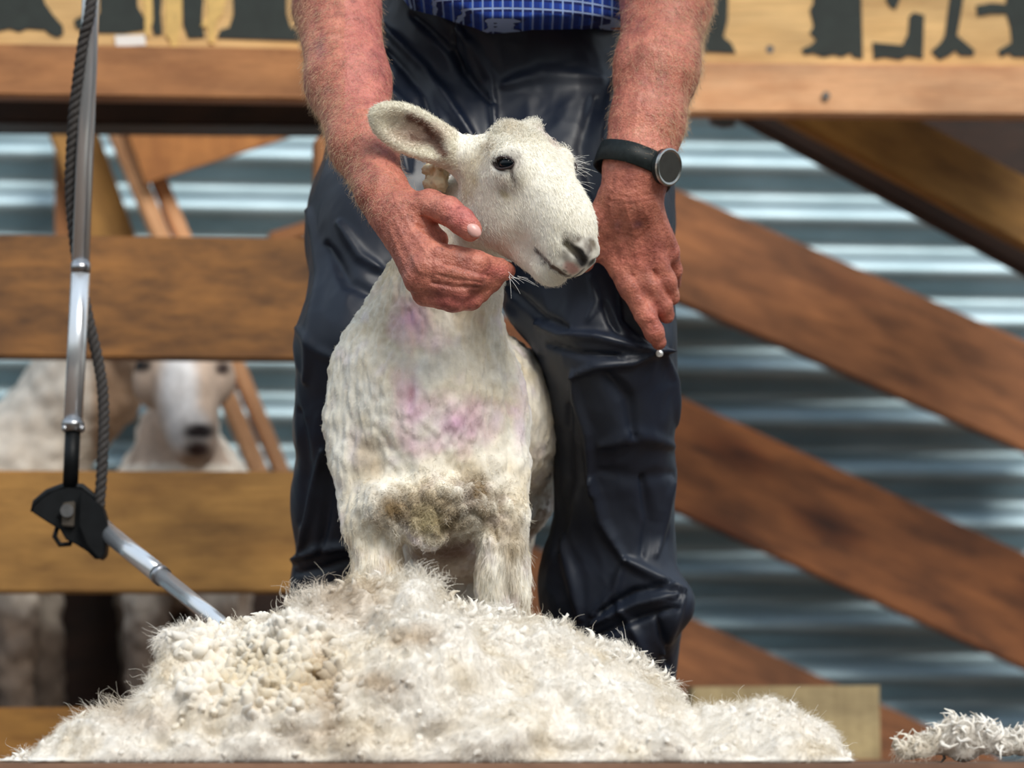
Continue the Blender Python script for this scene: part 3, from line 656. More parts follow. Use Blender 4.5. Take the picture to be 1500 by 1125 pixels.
def finish(fd, relax, kind):
    V, Fq = fd.mesh(relax); N = normals(V, Fq); px, py = to_px(V); fr = np.clip(-N[:, 1]*2+.4, 0, 1)
    L = [([(612, 330), (632, 340), (648, 352), (660, 362)], 5, -4.0), ([(618, 318), (636, 328), (652, 334)], 4, -3.0),
             ([(585, 285), (602, 288), (618, 286)], 2.5, -.9), ([(580, 296), (600, 300)], 2.5, -.8), ([(572, 276), (596, 274)], 2.5, -.8), ([(566, 268), (588, 264)], 2.2, -.6),
             ([(648, 386), (680, 394), (716, 404)], 3.5, -2.0), ([(640, 402), (670, 410), (706, 414)], 3.0, -1.6), ([(632, 414), (664, 420), (702, 421)], 3.2, -2.6),
             ([(590, 310), (612, 350), (628, 376)], 4, 1.2), ([(578, 320), (596, 360), (614, 398)], 4, 1.0), ([(570, 330), (584, 370), (600, 404)], 4, .8),
             ([(600, 320), (606, 336), (624, 362)], 3, -.8), ([(540, 120), (548, 180), (566, 250), (590, 320)], 3, .7), ([(500, 40), (512, 120), (530, 190)], 3, .6),
             ([(655, 292), (664, 300), (668, 312)], 2.2, -.7), ([(663, 300), (672, 308), (675, 318)], 2, -.6), ([(636, 370), (630, 390)], 3, -.8)]
    L += [([(893, 300), (905, 345), (912, 385)], 4, 1.0), ([(915, 295), (928, 345), (934, 388)], 4, 1.2), ([(940, 295), (955, 340), (962, 384)], 4, 1.0), ([(958, 290), (978, 335), (988, 365)], 4, .8),
             ([(905, 300), (916, 350), (922, 380)], 4, -.8), ([(930, 300), (944, 350), (950, 384)], 4, -.8), ([(885, 282), (925, 290), (960, 284)], 2.4, -.7), ([(884, 292), (925, 299), (958, 292)], 2.2, -.5),
             ([(926, 402), (944, 430), (958, 462)], 4, -3.0), ([(958, 396), (974, 424), (982, 440)], 3.5, -2.6), ([(920, 60), (935, 130), (930, 200)], 3, .6), ([(985, 30), (975, 110), (968, 190)], 3, .5),
             ([(928, 425), (940, 432)], 2, -.6), ([(930, 431), (946, 436)], 2, -.6), ([(945, 472), (958, 474)], 2, -.5), ([(950, 330), (935, 345), (920, 340)], 3, .7)]
    near = ((V[:, 1] < 5.03) & (V[:, 2] > .46) & (V[:, 2] < .98))*1.
    d = .0010*fbm(V*38, 3)+.0004*perlin(V*170)*near
    d = d+fr*.001*strokes(px, py, L)*.95*near
    V = V+N*d[:, None]
    c = np.tile(np.array(srgb(184, 112, 94)), (len(V), 1)).astype(float); big = fbm(V*14, 3); sm = fbm(V*60, 3)
    def pt(cc, m):
        nonlocal c
        m = np.clip(m, 0, 1)[:, None]; c = c*(1-m)+np.array(cc)*m
    pt(srgb(202, 126, 106), .5+1.6*big); pt(srgb(120, 62, 60), np.clip(-.05+1.7*fbm(V*28+8, 3), 0, 1)*.75); pt(srgb(150, 92, 62), np.clip(-.1+1.6*fbm(V*20+28, 3), 0, 1)*.5); pt(srgb(220, 162, 144), np.clip(1.8*sm-.35, 0, 1)*.5)
    pt(srgb(96, 50, 44), np.clip(fbm(V*170+4, 2)*3.4-1.2, 0, 1)*.55)
    if 1:
        dk_ = lambda x, y, rx, ry: np.clip(1.2-np.sqrt(((px-x)/rx)**2+((py-y)/ry)**2)+.5*sm, 0, 1)
        pt(srgb(206, 112, 108), (dk_(675, 318, 36, 30)+dk_(670, 442, 40, 14)+dk_(728, 398, 26, 12))*.6); pt(srgb(120, 66, 60), dk_(575, 320, 24, 50)*.35+dk_(600, 395, 30, 30)*.4); pt(srgb(138, 84, 92), dk_(470, 70, 10, 22)*.6)
        pt(srgb(196, 116, 112), (px > 505)*(px < 600)*(py < 160)*.4)
    if 1:
        dk_ = lambda x, y, rx, ry: np.clip(1.2-np.sqrt(((px-x)/rx)**2+((py-y)/ry)**2)+.5*sm, 0, 1)
        pt(srgb(214, 128, 112), (dk_(930, 375, 50, 24)+dk_(955, 470, 24, 40))*.55); pt(srgb(112, 76, 92), dk_(935, 328, 10, 8)*.6+dk_(905, 330, 8, 10)*.4)
    return V, Fq, normals(V, Fq), c
# right arm (left in the picture) with the hand closing round the jaw
ra = Field(axis((-.42, -.275, .012), (-.275, .0, .0018), (.0, .065, .008), (.065, .245, .0018), (.245, .42, .012)), axis((4.58, 5.02, .0019), (5.02, 5.50, .010)), axis((.02, .47, .012), (.47, .775, .0018), (.775, 1.0, .0036), (1.0, 1.75, .012)))
ra.chain([(478, -190, 5.04, 60), (494, 10, 4.93, 60), (510, 120, 4.86, 59), (532, 210, 4.79, 47), (560, 282, 4.735, 36)], k=.02)
ra.cap(P(560, 282, 4.735), P(590, 335, 4.712), R(36, 4.73), R(33, 4.71), .015)
MC = [(640, 373, 4.676, 20), (624, 391, 4.674, 21), (612, 408, 4.680, 20), (624, 430, 4.69, 18)]
for i, (x, y, Y, r) in enumerate(MC): ra.chain([(572+4*i, 312-2*i, 4.722, 30), (x, y, Y, r)], k=.012)
ra.chain([(640, 374, 4.672, 21), (696, 386, 4.666, 19.5), (730, 396, 4.69, 17), (742, 397, 4.73, 14)], k=.005)
ra.chain([(624, 392, 4.670, 21), (690, 407, 4.663, 19), (718, 412, 4.695, 16), (722, 410, 4.73, 14)], k=.005)
ra.chain([(612, 409, 4.677, 20), (674, 424, 4.668, 18), (704, 426, 4.69, 15), (712, 422, 4.72, 13)], k=.005)
ra.chain([(622, 430, 4.688, 18), (664, 440, 4.676, 17), (690, 438, 4.682, 15.5), (702, 430, 4.70, 13)], k=.004)
ra.chain([(590, 312, 4.71, 28), (630, 301, 4.690, 23)], k=.015); ra.chain([(630, 301, 4.690, 23), (657, 309, 4.664, 20.5), (676, 324, 4.652, 19.5), (689, 336, 4.648, 17.5)], k=.005)
ra.chain([(604, 330, 4.715, 27), (640, 352, 4.70, 17)], k=.012)
# left arm with the hand spread on the knee
la = ra
la.chain([(992, -190, 5.06, 66), (977, 0, 4.99, 63), (962, 100, 4.94, 59), (948, 180, 4.91, 51), (936, 240, 4.895, 47), (924, 285, 4.893, 44)], k=.02)
LM = [(893, 366, 4.925, 22), (926, 385, 4.920, 21), (956, 384, 4.925, 20), (977, 368, 4.94, 19)]
for i, (x, y, Y, r) in enumerate(LM): la.chain([(912+8*i, 300, 4.902, 32), (x, y, Y, r)], k=.014)
la.chain([(896, 368, 4.924, 21), (924, 418, 4.920, 19), (946, 462, 4.922, 15.5), (958, 486, 4.928, 13.5), (965, 502, 4.936, 11)], k=.006)
la.chain([(930, 386, 4.920, 20), (955, 420, 4.925, 17), (970, 448, 4.935, 14), (976, 462, 4.945, 12)], k=.005)
la.chain([(958, 384, 4.925, 19), (976, 412, 4.935, 15), (984, 436, 4.95, 12)], k=.005)
la.chain([(978, 370, 4.94, 17), (986, 396, 4.96, 13), (986, 416, 4.98, 11)], k=.005)
la.chain([(900, 305, 4.905, 30), (882, 322, 4.905, 22), (864, 352, 4.915, 18), (856, 385, 4.92, 14)], k=.012)
# trunk, shoulders, head and legs, under the clothes or above the frame
tr = ra
sh_l, sh_r = np.array([-.24, 5.02, 1.32]), np.array([.22, 5.02, 1.32])
tr.cap((-.02, 5.27, .90), (-.01, 5.10, 1.24), .115, .145, .03); tr.cap(sh_l, sh_r, .075, .075, .06)
tr.cap(sh_l, P(478, -190, 5.04), .062, .048, .04); tr.cap(sh_r, P(992, -190, 5.06), .062, .052, .04)
tr.cap((-.01, 4.98, 1.36), (-.01, 4.88, 1.46), .062, .058, .03); tr.ell((-.01, 4.82, 1.53), (.075, .095, .115), k=.03)
tr.ell((-.01, 4.72, 1.51), (.014, .022, .022), k=.012); tr.cap((-.01, 4.77, 1.44), (-.01, 4.79, 1.46), .038, .04, .02)
for s in (-1, 1): tr.ell((-.01+s*.078, 4.85, 1.53), (.012, .02, .032), k=.008)
for pts in ([(640, 130, 5.26, 80), (540, 480, 5.10, 56), (520, 520, 5.09, 50), (512, 800, 5.18, 40), (508, 1040, 5.22, 34)], [(820, 130, 5.26, 80), (885, 480, 5.07, 56), (898, 700, 5.14, 46), (893, 1040, 5.21, 34)]): tr.chain(pts, k=.04)
raV, raF, raN, raC = finish(ra, 1, 'all'); laV, laF, laN = raV, raF, raN
man_body = reparent(np_obj('body', raV, raF, M_skin, None, np.clip(raC, 0, 1)), man)
# arm hair
M_armhair = simple('greying arm hair', srgb(206, 176, 140), .45)
def armhair(V, Fq, N, sel, n, d, L, name):
    p, m = scatter(V, Fq, N, n, sel[Fq].mean(1)+1e-9); o = hair(name, strands(p, m, np.broadcast_to(np.array(d, float), p.shape), L, .38, .4, .25), .00011, .00004, M_armhair)
    reparent(tag(o, None, None, None, 'stuff'), man)
px, py = to_px(raV); armhair(raV, raF, raN, np.clip((330-py)/60, 0, 1)*(raV[:, 1] < 5.05)*(px < 620)*(py > -100)*np.clip(1.2-(px-440-py*.3)/90, .15, 1), 9000, (-.5, 0, -1), .010, 'arm_hair')
px, py = to_px(laV); armhair(laV, laF, laN, np.clip((235-py)/40, 0, 1)*(laV[:, 1] < 5.08)*(px > 860)*(py > -100)*np.clip((px-900)/60, .2, 1), 9000, (.5, 0, -1), .011, 'arm_hair')
# thumbnail
M_nail = simple('fingernail', srgb(222, 170, 160), .3, 0, .06, 80)
ny = frontY(693, 337, [raV], 3)
nd = unit(np.array([.62, 0, -.62])); nn = unit(np.array([.25, -1, .15])); nn = unit(nn-(nn @ nd)*nd); ns = np.cross(nd, nn)
lathe_ball('thumbnail', P(694, 337, ny+.0036), (.0100, .0072, .0048), M_nail, None, np.stack([nd, ns, nn])); bpy.data.objects['thumbnail'].parent = man_body
bpy.data.objects['thumbnail'].matrix_parent_inverse = (Matrix.Translation(man.location) @ man_body.matrix_parent_inverse @ man_body.matrix_basis).inverted()

# trousers
tf = Field(axis((-.33, .27, .0034)), axis((4.84, 5.24, .0036), (5.24, 5.46, .009)), axis((.03, 1.12, .0034)))
tf.ell(P(738, 60, 5.24), (.16, .165, .15), k=.05)
tf.cap(P(738, 40, 5.225), P(738, -40, 5.20), .155, .150, .04, ((0, 1, 0), .95))
tf.chain([(630, 120, 5.24, 130), (572, 330, 5.13, 114), (522, 510, 5.05, 80), (512, 620, 5.08, 72), (508, 740, 5.13, 70), (504, 860, 5.19, 66), (500, 1000, 5.21, 66), (500, 1075, 5.21, 62)], k=.04)
tf.chain([(815, 120, 5.24, 150), (850, 320, 5.14, 128), (874, 430, 5.06, 104), (890, 510, 5.03, 88), (900, 600, 5.06, 80), (902, 700, 5.11, 79), (898, 800, 5.15, 80), (885, 860, 5.17, 86), (905, 920, 5.18, 84), (893, 1000, 5.2, 80), (893, 1075, 5.2, 72)], k=.04)
tf.chain([(640, 250, 5.16, 120), (830, 250, 5.16, 120)], k=.05)
tf.chain([(860, 390, 5.05, 80), (800, 420, 5.08, 60)], k=.04)
tf.chain([(945, 850, 5.11, 42), (975, 885, 5.10, 34), (935, 930, 5.12, 40)], k=.03)
tf.cap(P(735, 10, 5.2), P(735, -150, 5.18), .06, .11, .02, None, True)
V, Fq = tf.mesh(2); N = normals(V, Fq); px, py = CX+V[:, 0]/5.08*F_PX, HZ-V[:, 2]/5.08*F_PX
fr = np.clip(-N[:, 1]*1.6+.5, 0, 1)
FOLDS = [
 ([(785, 478), (820, 500), (870, 505), (930, 520), (968, 520)], 9, 9), ([(800, 510), (850, 528), (905, 532)], 8, -7), ([(968, 520), (920, 540), (870, 545), (840, 556)], 9, 8),
 ([(838, 552), (842, 590), (858, 640), (866, 720)], 9, 7), ([(885, 556), (915, 590), (925, 640)], 16, -8), ([(965, 522), (940, 500), (925, 470), (922, 430)], 8, 6), ([(905, 440), (912, 480), (940, 506)], 7, -5),
 ([(968, 524), (985, 560), (990, 620)], 8, 5), ([(862, 420), (872, 455), (860, 480)], 9, 4), ([(880, 455), (890, 485), (900, 500)], 6, -5),
 ([(880, 655), (930, 640), (985, 650)], 16, 5), ([(880, 690), (930, 700), (985, 690)], 16, -3), ([(866, 700), (880, 760), (914, 815)], 11, 8), ([(830, 600), (832, 700), (815, 800)], 13, -6),
 ([(914, 815), (950, 835), (1000, 862)], 10, 11), ([(914, 815), (900, 860), (868, 895)], 9, 8), ([(990, 868), (935, 880), (868, 908)], 8, 10), ([(985, 850), (930, 862), (880, 890)], 7, -9), ([(990, 886), (930, 902), (870, 928)], 8, -9),
 ([(1000, 870), (985, 915), (970, 950)], 10, 7), ([(960, 900), (975, 940), (985, 970)], 7, -7), ([(905, 880), (935, 930), (950, 980)], 10, 6), ([(940, 700), (950, 760), (940, 810)], 12, -6), ([(820, 780), (840, 850), (850, 900)], 12, 6),
 ([(985, 700), (972, 760), (960, 810)], 8, 5),
 ([(425, 812), (460, 800), (520, 790)], 9, 9), ([(430, 830), (470, 828), (520, 815)], 8, -7), ([(438, 800), (455, 740), (475, 660)], 9, 7), ([(470, 800), (485, 720), (490, 640)], 12, -7), ([(440, 600), (452, 680), (440, 760)], 10, -5), ([(505, 560), (500, 640), (510, 720)], 12, 5),
 ([(450, 300), (470, 400), (460, 500), (452, 560)], 12, 5), ([(500, 330), (530, 380), (560, 400)], 12, 7), ([(480, 360), (515, 420), (560, 440)], 14, -7), ([(436, 480), (470, 520), (510, 540)], 10, 4),
 ([(560, 20), (620, 90), (690, 200), (700, 260)], 11, 7), ([(565, 60), (620, 130), (650, 220)], 9, -6), ([(560, 110), (610, 170), (640, 230)], 9, 6), ([(600, 10), (660, 70), (720, 150)], 9, -7), ([(640, 10), (690, 60), (720, 110), (725, 190)], 9, 6), ([(560, 150), (590, 200), (600, 250)], 10, -5),
 ([(665, 30), (664, 70), (680, 105)], 6, -8), ([(678, 40), (688, 80), (700, 110)], 6, 5), ([(720, 200), (700, 300), (690, 400)], 12, -8), ([(740, 120), (790, 105), (880, 110)], 20, 5), ([(870, 140), (850, 220), (870, 300)], 14, -4), ([(725, 430), (760, 470), (790, 520)], 8, 6), ([(745, 420), (790, 470), (830, 490)], 9, -6),
 ([(900, 110), (880, 200), (885, 300)], 12, 5)]
d = .00105*strokes(px, py, [(p_, w_*.72, a_2) for p_, w_, a_2 in FOLDS])*fr
wv_ = V*np.array([14, 14, 5.]); wq_ = V+.02*np.stack([perlin(V*12), perlin(V*12+9), perlin(V*12+4)], 1)
d += .004*fbm(wv_, 2)+.0030*(.35-np.abs(perlin(wq_*np.array([22, 22, 11]))))+.0012*(.3-np.abs(perlin(wq_*np.array([48, 48, 30])+7)))
V = V+N*d[:, None]; V = V+.2*(lap(V, Fq)-V)
m, t, b = nodes('navy waterproof cloth'); v = mapped(t, (1, 1, 1)); n1 = noise(t, v, 9, 4); n2 = noise(t, v, 900, 2)
t.links.new(ramp(t, n1, [(.3, srgb(16, 25, 42)), (.7, srgb(30, 37, 50))]), b.inputs['Base Color']); b.inputs['Roughness'].default_value = .42
t.links.new(ramp(t, n1, [(.35, (.36,)*3), (.65, (.52,)*3)]), b.inputs['Roughness']); b.inputs['Specular IOR Level'].default_value = .45
bump(t, b, n2, .15, .0003)
reparent(np_obj('trousers', V, Fq, m), man)
# snap, belt tab
ky = frontY(966, 517, [V], 6); lathe_ball('snap_button', P(966, 518, ky-.001), (.0045, .0025, .0045), simple('pearl snap', (.8, .8, .78), .2, .5), man)
ty = frontY(893, 36, [V], 8)
o = slab('belt_tab', P(875, 0, ty)[0], P(912, 0, ty)[0], ty-.004, ty+.01, P(0, 42, ty)[2], P(0, 27, ty)[2], simple('orange stitched tab', srgb(190, 92, 40), .6)); reparent(o, man)
# shirt
sf2 = Field(axis((-.36, .34, .0045)), axis((4.86, 5.42, .006)), axis((.86, 1.42, .0045)))
sf2.cap((-.012, 5.19, .80), (-.01, 5.06, 1.24), .168, .185, .05, ((0, 1, 0), 1.0)); sf2.cap(sh_l, sh_r, .095, .095, .06)
sf2.cap(sh_l, sh_l+(P(478, -190, 5.04)-sh_l)*.72, .082, .066, .04); sf2.cap(sh_r, sh_r+(P(992, -190, 5.06)-sh_r)*.72, .082, .068, .04)
hx = sf2.ax[0][:, None, None]; hz = sf2.ax[2][None, None, :]; hy = sf2.ax[1][None, :, None]
hpx = CX+hx/5.03*F_PX; hem = np.interp(hpx.ravel(), [560, 600, 660, 720, 770, 860, 915, 930], [-60, -8, 14, 36, 34, 24, 18, -20]).reshape(hpx.shape)
hemz = (HZ-hem)/F_PX*5.03
sf2.F = np.maximum(sf2.F, (hemz-hz+0*hy).astype(np.float32))
V, Fq = sf2.mesh(1); N = normals(V, Fq); px, py = to_px(V)
V = V+N*(.004*fbm(V*16, 2)+.0012*perlin(V*50))[:, None]
m, t, b = nodes('blue checked cotton')
def stripes(axis_, per, wid, loc=0):
    sx = t.nodes.new('ShaderNodeSeparateXYZ'); t.links.new(mapped(t, (1, 1, 1), loc=(loc,)*3), sx.inputs[0])
    a = t.nodes.new('ShaderNodeMath'); a.operation = 'MULTIPLY'; a.inputs[1].default_value = 1/per; t.links.new(sx.outputs[axis_], a.inputs[0])
    f = t.nodes.new('ShaderNodeMath'); f.operation = 'FRACT'; t.links.new(a.outputs[0], f.inputs[0])
    l = t.nodes.new('ShaderNodeMath'); l.operation = 'LESS_THAN'; l.inputs[1].default_value = wid; t.links.new(f.outputs[0], l.inputs[0]); return l.outputs[0]
c = mix(t, stripes('X', .0122, .45, .003), srgb(26, 58, 150), srgb(36, 84, 190)); c = mix(t, stripes('Z', .0122, .45, .003), c, srgb(20, 36, 100))
f1, f2 = stripes('X', .0122, .16), stripes('Z', .0122, .16)
c = mix(t, f1, c, srgb(150, 176, 226)); c = mix(t, f2, c, srgb(160, 184, 230)); t.links.new(c, b.inputs['Base Color']); b.inputs['Roughness'].default_value = .85
reparent(np_obj('shirt', V, Fq, m), man)
# watch
wc_ = P(930, 244, 4.897); ax_ = unit(P(926, 285, 4.893)-P(950, 175, 4.91)); ax_ = unit(ax_+np.array([-.13, .0, 0]))
u1 = unit(np.array([1., 0, 0])-ax_[0]*ax_); u2 = np.cross(ax_, u1)
M_strap = simple('black rubber strap', (.012, .016, .016), .45, 0, .3, 200); M_case = simple('brushed steel', (.42, .42, .40), .25, 1., .1, 200); M_dial = simple('black dial', (.01, .01, .012), .1, 0, .1, 50, 0, 1.)
M_strap.node_tree.nodes['Principled BSDF'].inputs['Specular IOR Level'].default_value = .2; M_dial.node_tree.nodes['Principled BSDF'].inputs['Coat Weight'].default_value = .3
seg_ = 64; prof = [(-.0135, 0), (-.0125, .0022), (0, .003), (.0125, .0022), (.0135, 0), (.0125, -.0012), (-.0125, -.0012)]
rV = []; 
for j in range(seg_):
    w_ = 2*math.pi*j/seg_; rr = .0462+.0004*math.sin(8*w_)
    for (s_, h_) in prof: rV.append(wc_+ax_*s_+(u1*math.cos(w_)+u2*math.sin(w_))*(rr+h_))
K = len(prof); rF = np.array([(j*K+i, j*K+(i+1) % K, ((j+1) % seg_)*K+(i+1) % K, ((j+1) % seg_)*K+i) for j in range(seg_) for i in range(K)])
watch = np_obj('wristwatch', np.array(rV), rF, M_strap); reparent(watch, man)
cn = unit(u1*.74+np.array([0, -1, 0])*.68); cn = unit(cn-(cn @ ax_)*ax_); cs = np.cross(cn, ax_); cc_ = wc_+cn*.0492-ax_*.001
def ring(name, prof, mat):
    vs = []; 
    for j in range(48):
        w_ = 2*math.pi*j/48
        for r_, h_ in prof: vs.append(cc_+(ax_*math.cos(w_)+cs*math.sin(w_))*r_+cn*h_)
    k_ = len(prof); me = bpy.data.meshes.new(name)
    fs = [(j*k_+i, j*k_+i+1, ((j+1) % 48)*k_+i+1, ((j+1) % 48)*k_+i) for j in range(48) for i in range(k_-1)]+[[j*k_ for j in range(48)][::-1], [j*k_+k_-1 for j in range(48)]]
    me.from_pydata([tuple(v) for v in vs], [], fs); bm = bmesh.new(); bm.from_mesh(me); bmesh.ops.recalc_face_normals(bm, faces=bm.faces[:]); bm.to_mesh(me); bm.free()
    o = new_obj(name, me, None, mat); o.parent = watch; o.matrix_parent_inverse = (Matrix.Translation(man.location) @ watch.matrix_parent_inverse).inverted(); return o
tag(ring('watch_case', [(.019, -.006), (.0215, -.003), (.0215, .003), (.020, .005), (.0175, .0055), (.0172, .0045)], M_strap), 'round black case', None)
tag(ring('watch_bezel', [(.0215, .002), (.0226, .0035), (.0224, .006), (.0205, .0070), (.0182, .0062)], M_case), 'steel bezel', None)
ring('watch_dial', [(.0170, .0035), (.0171, .0048), (.015, .0052)], M_dial)
# boots under the trouser cuffs
M_boot = simple('black rubber boot', (.02, .02, .02), .5, 0, .2, 60)
for x0 in (490, 893):
    bf = Field(axis((P(x0-90, 0, 5.2)[0], P(x0+90, 0, 5.2)[0], .005)), axis((4.92, 5.34, .005)), axis((-.01, .14, .005)))
    c0 = P(x0, 1112, 5.2); bf.cap((c0[0], 5.22, .13), (c0[0], 5.24, .05), .045, .045, .02); bf.cap((c0[0], 5.24, .042), (c0[0], 5.03, .04), .042, .046, .02)
    bf.F = np.maximum(bf.F, (.0-bf.ax[2][None, None, :]).astype(np.float32)+0*bf.F)
    v, f = bf.mesh(1); reparent(np_obj('boot', v, f, M_boot), man)
# ================================================================ the shorn fleece in front
fleece = empty('fleece', (-.1, 4.5, 0), 'heap of freshly shorn cream wool fleece with curly locks piled along the stage front', 'fleece')
top = [(10, 1112), (22, 1095), (34, 1086), (60, 1102), (95, 1072), (130, 1052), (170, 1040), (212, 1012), (232, 968), (250, 925), (320, 915), (380, 900), (425, 884), (440, 862), (470, 850), (520, 858), (560, 852), (620, 838), (650, 856), (700, 876), (760, 892), (800, 898), (850, 912), (900, 945), (950, 975), (1000, 1008), (1015, 1026), (1060, 1022), (1100, 1022), (1150, 1046), (1200, 1066), (1240, 1096), (1262, 1112)]
tx = np.array([a for a, _ in top], float); ty_ = np.array([b for _, b in top], float)
YR = 4.50
ff = Field(axis((-.56, .42, .0032)), axis((4.17, 4.56, .0036), (4.56, 4.76, .007)), axis((-.01, .24, .0032)))
gx, gy, gz = ff.ax; gxx = gx[:, None, None]; gyy = gy[None, :, None]; gzz = gz[None, None, :]
pxx = (CX+gx/YR*F_PX); hh = (HZ-np.interp(pxx, tx, ty_, 1112, 1112))*YR/F_PX-.012
yc = 4.50-.05*np.clip((pxx-950)/250, 0, 1); yfront = 4.21+.03*np.abs(pxx-600)/600; yback = np.where(pxx > 400, 4.66, 4.64)
prof_f = np.clip((gyy-yfront[:, None, None])/(yc-yfront)[:, None, None], 0, 1); prof_b = np.clip((yback[:, None, None]-gyy)/(yback-yc)[:, None, None], 0, 1)
pr = np.minimum(np.sqrt(np.sin(prof_f*math.pi/2)), np.sqrt(np.sin(prof_b*math.pi/2)))
ff.F = ((gzz-hh[:, None, None]*pr)*.6).astype(np.float32); ff.F = np.maximum(ff.F, -(gzz+.0)+0*ff.F).astype(np.float32)
ff.F = np.where((hh[:, None, None] < .003)+0*ff.F > 0, .02, ff.F).astype(np.float32)
V, Fq = ff.mesh(2); N = normals(V, Fq); px, py = to_px(V)
roll = .030*fbm(V*np.array([9, 13, 13]), 2)+.018*(np.abs(perlin(V*17+3))-.2)+.006*fbm(V*45, 2)
L = [([(440, 850), (455, 900), (500, 920), (540, 900)], 14, -12), ([(480, 940), (470, 990), (490, 1030)], 14, -14), ([(540, 880), (580, 900), (620, 950), (640, 1000)], 12, -8), ([(500, 860), (540, 900), (600, 930)], 14, 8), ([(300, 1060), (400, 1075), (520, 1060)], 12, -8), ([(620, 1110), (640, 1070), (700, 1060)], 10, -8), ([(360, 1080), (420, 1050), (470, 1060)], 12, 6), ([(840, 930), (870, 1000), (940, 1040)], 14, -7), ([(1000, 1020), (1020, 1060), (1040, 1100)], 14, -8), ([(235, 960), (260, 1030), (230, 1090)], 14, -7)]
w1, w2 = worley(V*np.array([62, 62, 62])+.25*np.stack([perlin(V*80), perlin(V*80+7), perlin(V*80+15)], 1)); w3, _ = worley(V*24+3)
lockz = np.clip((1.15-np.sqrt(((px-385)/120)**2+((py-985)/62)**2))*3, 0, 1)
w4, _ = worley(V*150+9)
d = roll+.006*(.5-w1)+.010*(.5-w3)+.0018*(.5-w4)*(1-lockz)+.001*strokes(px, py, L)+lockz*.004*(.5-w1)
keep = V[:, 2] > .002; V = V+N*(d*np.clip(V[:, 2]/.02, 0, 1))[:, None]; V[:, 2] = np.maximum(V[:, 2], 0); V[:, 1] = np.maximum(V[:, 1], 4.172)
N = normals(V, Fq); px, py = to_px(V)
white = np.array(srgb(235, 229, 219)); cream = np.array(srgb(218, 204, 178)); tan_ = np.array(srgb(176, 154, 126)); gold = np.array(srgb(190, 166, 120))
def wool_col(V, px, py, amt=1.):
    c = np.tile(white, (len(V), 1)); b1 = fbm(V*15, 3); b2 = fbm(V*45+9, 2)
    def pt(cc, m):
        nonlocal c
        m = np.clip(m, 0, 1)[:, None]; c = c*(1-m)+cc*m
    pt(cream, .05+1.4*b1); z = lambda x, y, rx, ry: np.clip(1.3-np.sqrt(((px-x)/rx)**2+((py-y)/ry)**2)+.6*b2, 0, 1)
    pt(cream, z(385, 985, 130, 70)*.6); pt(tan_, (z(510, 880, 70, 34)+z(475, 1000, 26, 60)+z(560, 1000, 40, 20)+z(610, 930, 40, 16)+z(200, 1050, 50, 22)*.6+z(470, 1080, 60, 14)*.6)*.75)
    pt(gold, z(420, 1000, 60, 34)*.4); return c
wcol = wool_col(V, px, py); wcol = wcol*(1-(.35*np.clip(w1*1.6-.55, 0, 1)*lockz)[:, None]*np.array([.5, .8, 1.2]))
M_wool = colmat('greasy raw wool', .95, 70, .10, .35, sheen=.4); M_woolfib = hairmat('loose wool fibres', .8)
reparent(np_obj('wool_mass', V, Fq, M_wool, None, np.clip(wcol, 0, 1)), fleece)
fV, fF, fN = V, Fq, N
# locks: small curled tapering staples
def locks(name, n, sel, length, rad, curl, parent, src=None, ups=.6, cm=1.):
    V, Fq, N = src or (fV, fF, fN); p, m = scatter(V, Fq, N, n, sel[Fq].mean(1)+1e-9); a, b = to_px(p); c = wool_col(p, a, b)*(cm*(.9+.16*rng.random((n, 1))))
    d = unit(m+ups*np.array([0, -.15, .5])+.45*rng.normal(size=p.shape)); s1 = unit(np.cross(d, rng.normal(size=p.shape))); s2 = np.cross(d, s1)
    K, SG = 6, 6; Ls = length*(.6+.8*rng.random((n, 1))); rs_ = rad*(.7+.6*rng.random((n, 1))); ph = rng.random((n, 1))*6.28; out = np.zeros((n, K, SG, 3))
    for i in range(K):
        tt = i/(K-1); bend = curl*Ls*(s1*np.cos(ph+tt*4.5)+s2*np.sin(ph+tt*4.5))*tt
        cen = p-m*rad*.8+d*Ls*tt+bend; r = rs_*[1, 1.05, 1.02, .9, .62, .2][i]
        for j in range(SG):
            w_ = 2*math.pi*j/SG; out[:, i, j] = cen+(s1*math.cos(w_)+s2*math.sin(w_))*r
    base = np.arange(n)[:, None]*K*SG; q = []
    for i in range(K-1):
        for j in range(SG): q.append(np.concatenate([base+i*SG+j, base+i*SG+(j+1) % SG, base+(i+1)*SG+(j+1) % SG, base+(i+1)*SG+j], 1))
    for j in (1, 3): q.append(np.concatenate([base+(K-1)*SG+0, base+(K-1)*SG+j, base+(K-1)*SG+j+1, base+(K-1)*SG+(j+2) % SG], 1))
    Vv = out.reshape(-1, 3); Vv[:, 2] = np.maximum(Vv[:, 2], .001); Vv = Vv+(.0009*perlin(Vv*420))[:, None]*unit(Vv-np.repeat(p, K*SG, 0))
    cc = np.repeat(c, K*SG, 0); lo_ = np.tile(np.repeat(np.linspace(.86, 1.04, K), SG), n)[:, None]
    return reparent(tag(np_obj(name, Vv, np.concatenate(q), M_wool, None, np.clip(cc*lo_, 0, 1)), None, None, None, 'stuff'), parent)
ok = (N[:, 1] < .6)*(V[:, 2] > .006)*1.
locks('curly_locks', 900, ok*(1-lockz)*np.clip(.35+1.2*fbm(V*9+30, 2), .05, 1), .0075, .0040, .25, fleece)
locks('plump_locks', 760, ok*lockz, .014, .0068, .16, fleece)
rim = ok*np.clip((V[:, 1]-4.40)/.06, 0, 1)*np.clip(N[:, 2]*2, 0, 1); locks('top_locks', 800, rim, .012, .0030, .4, fleece)
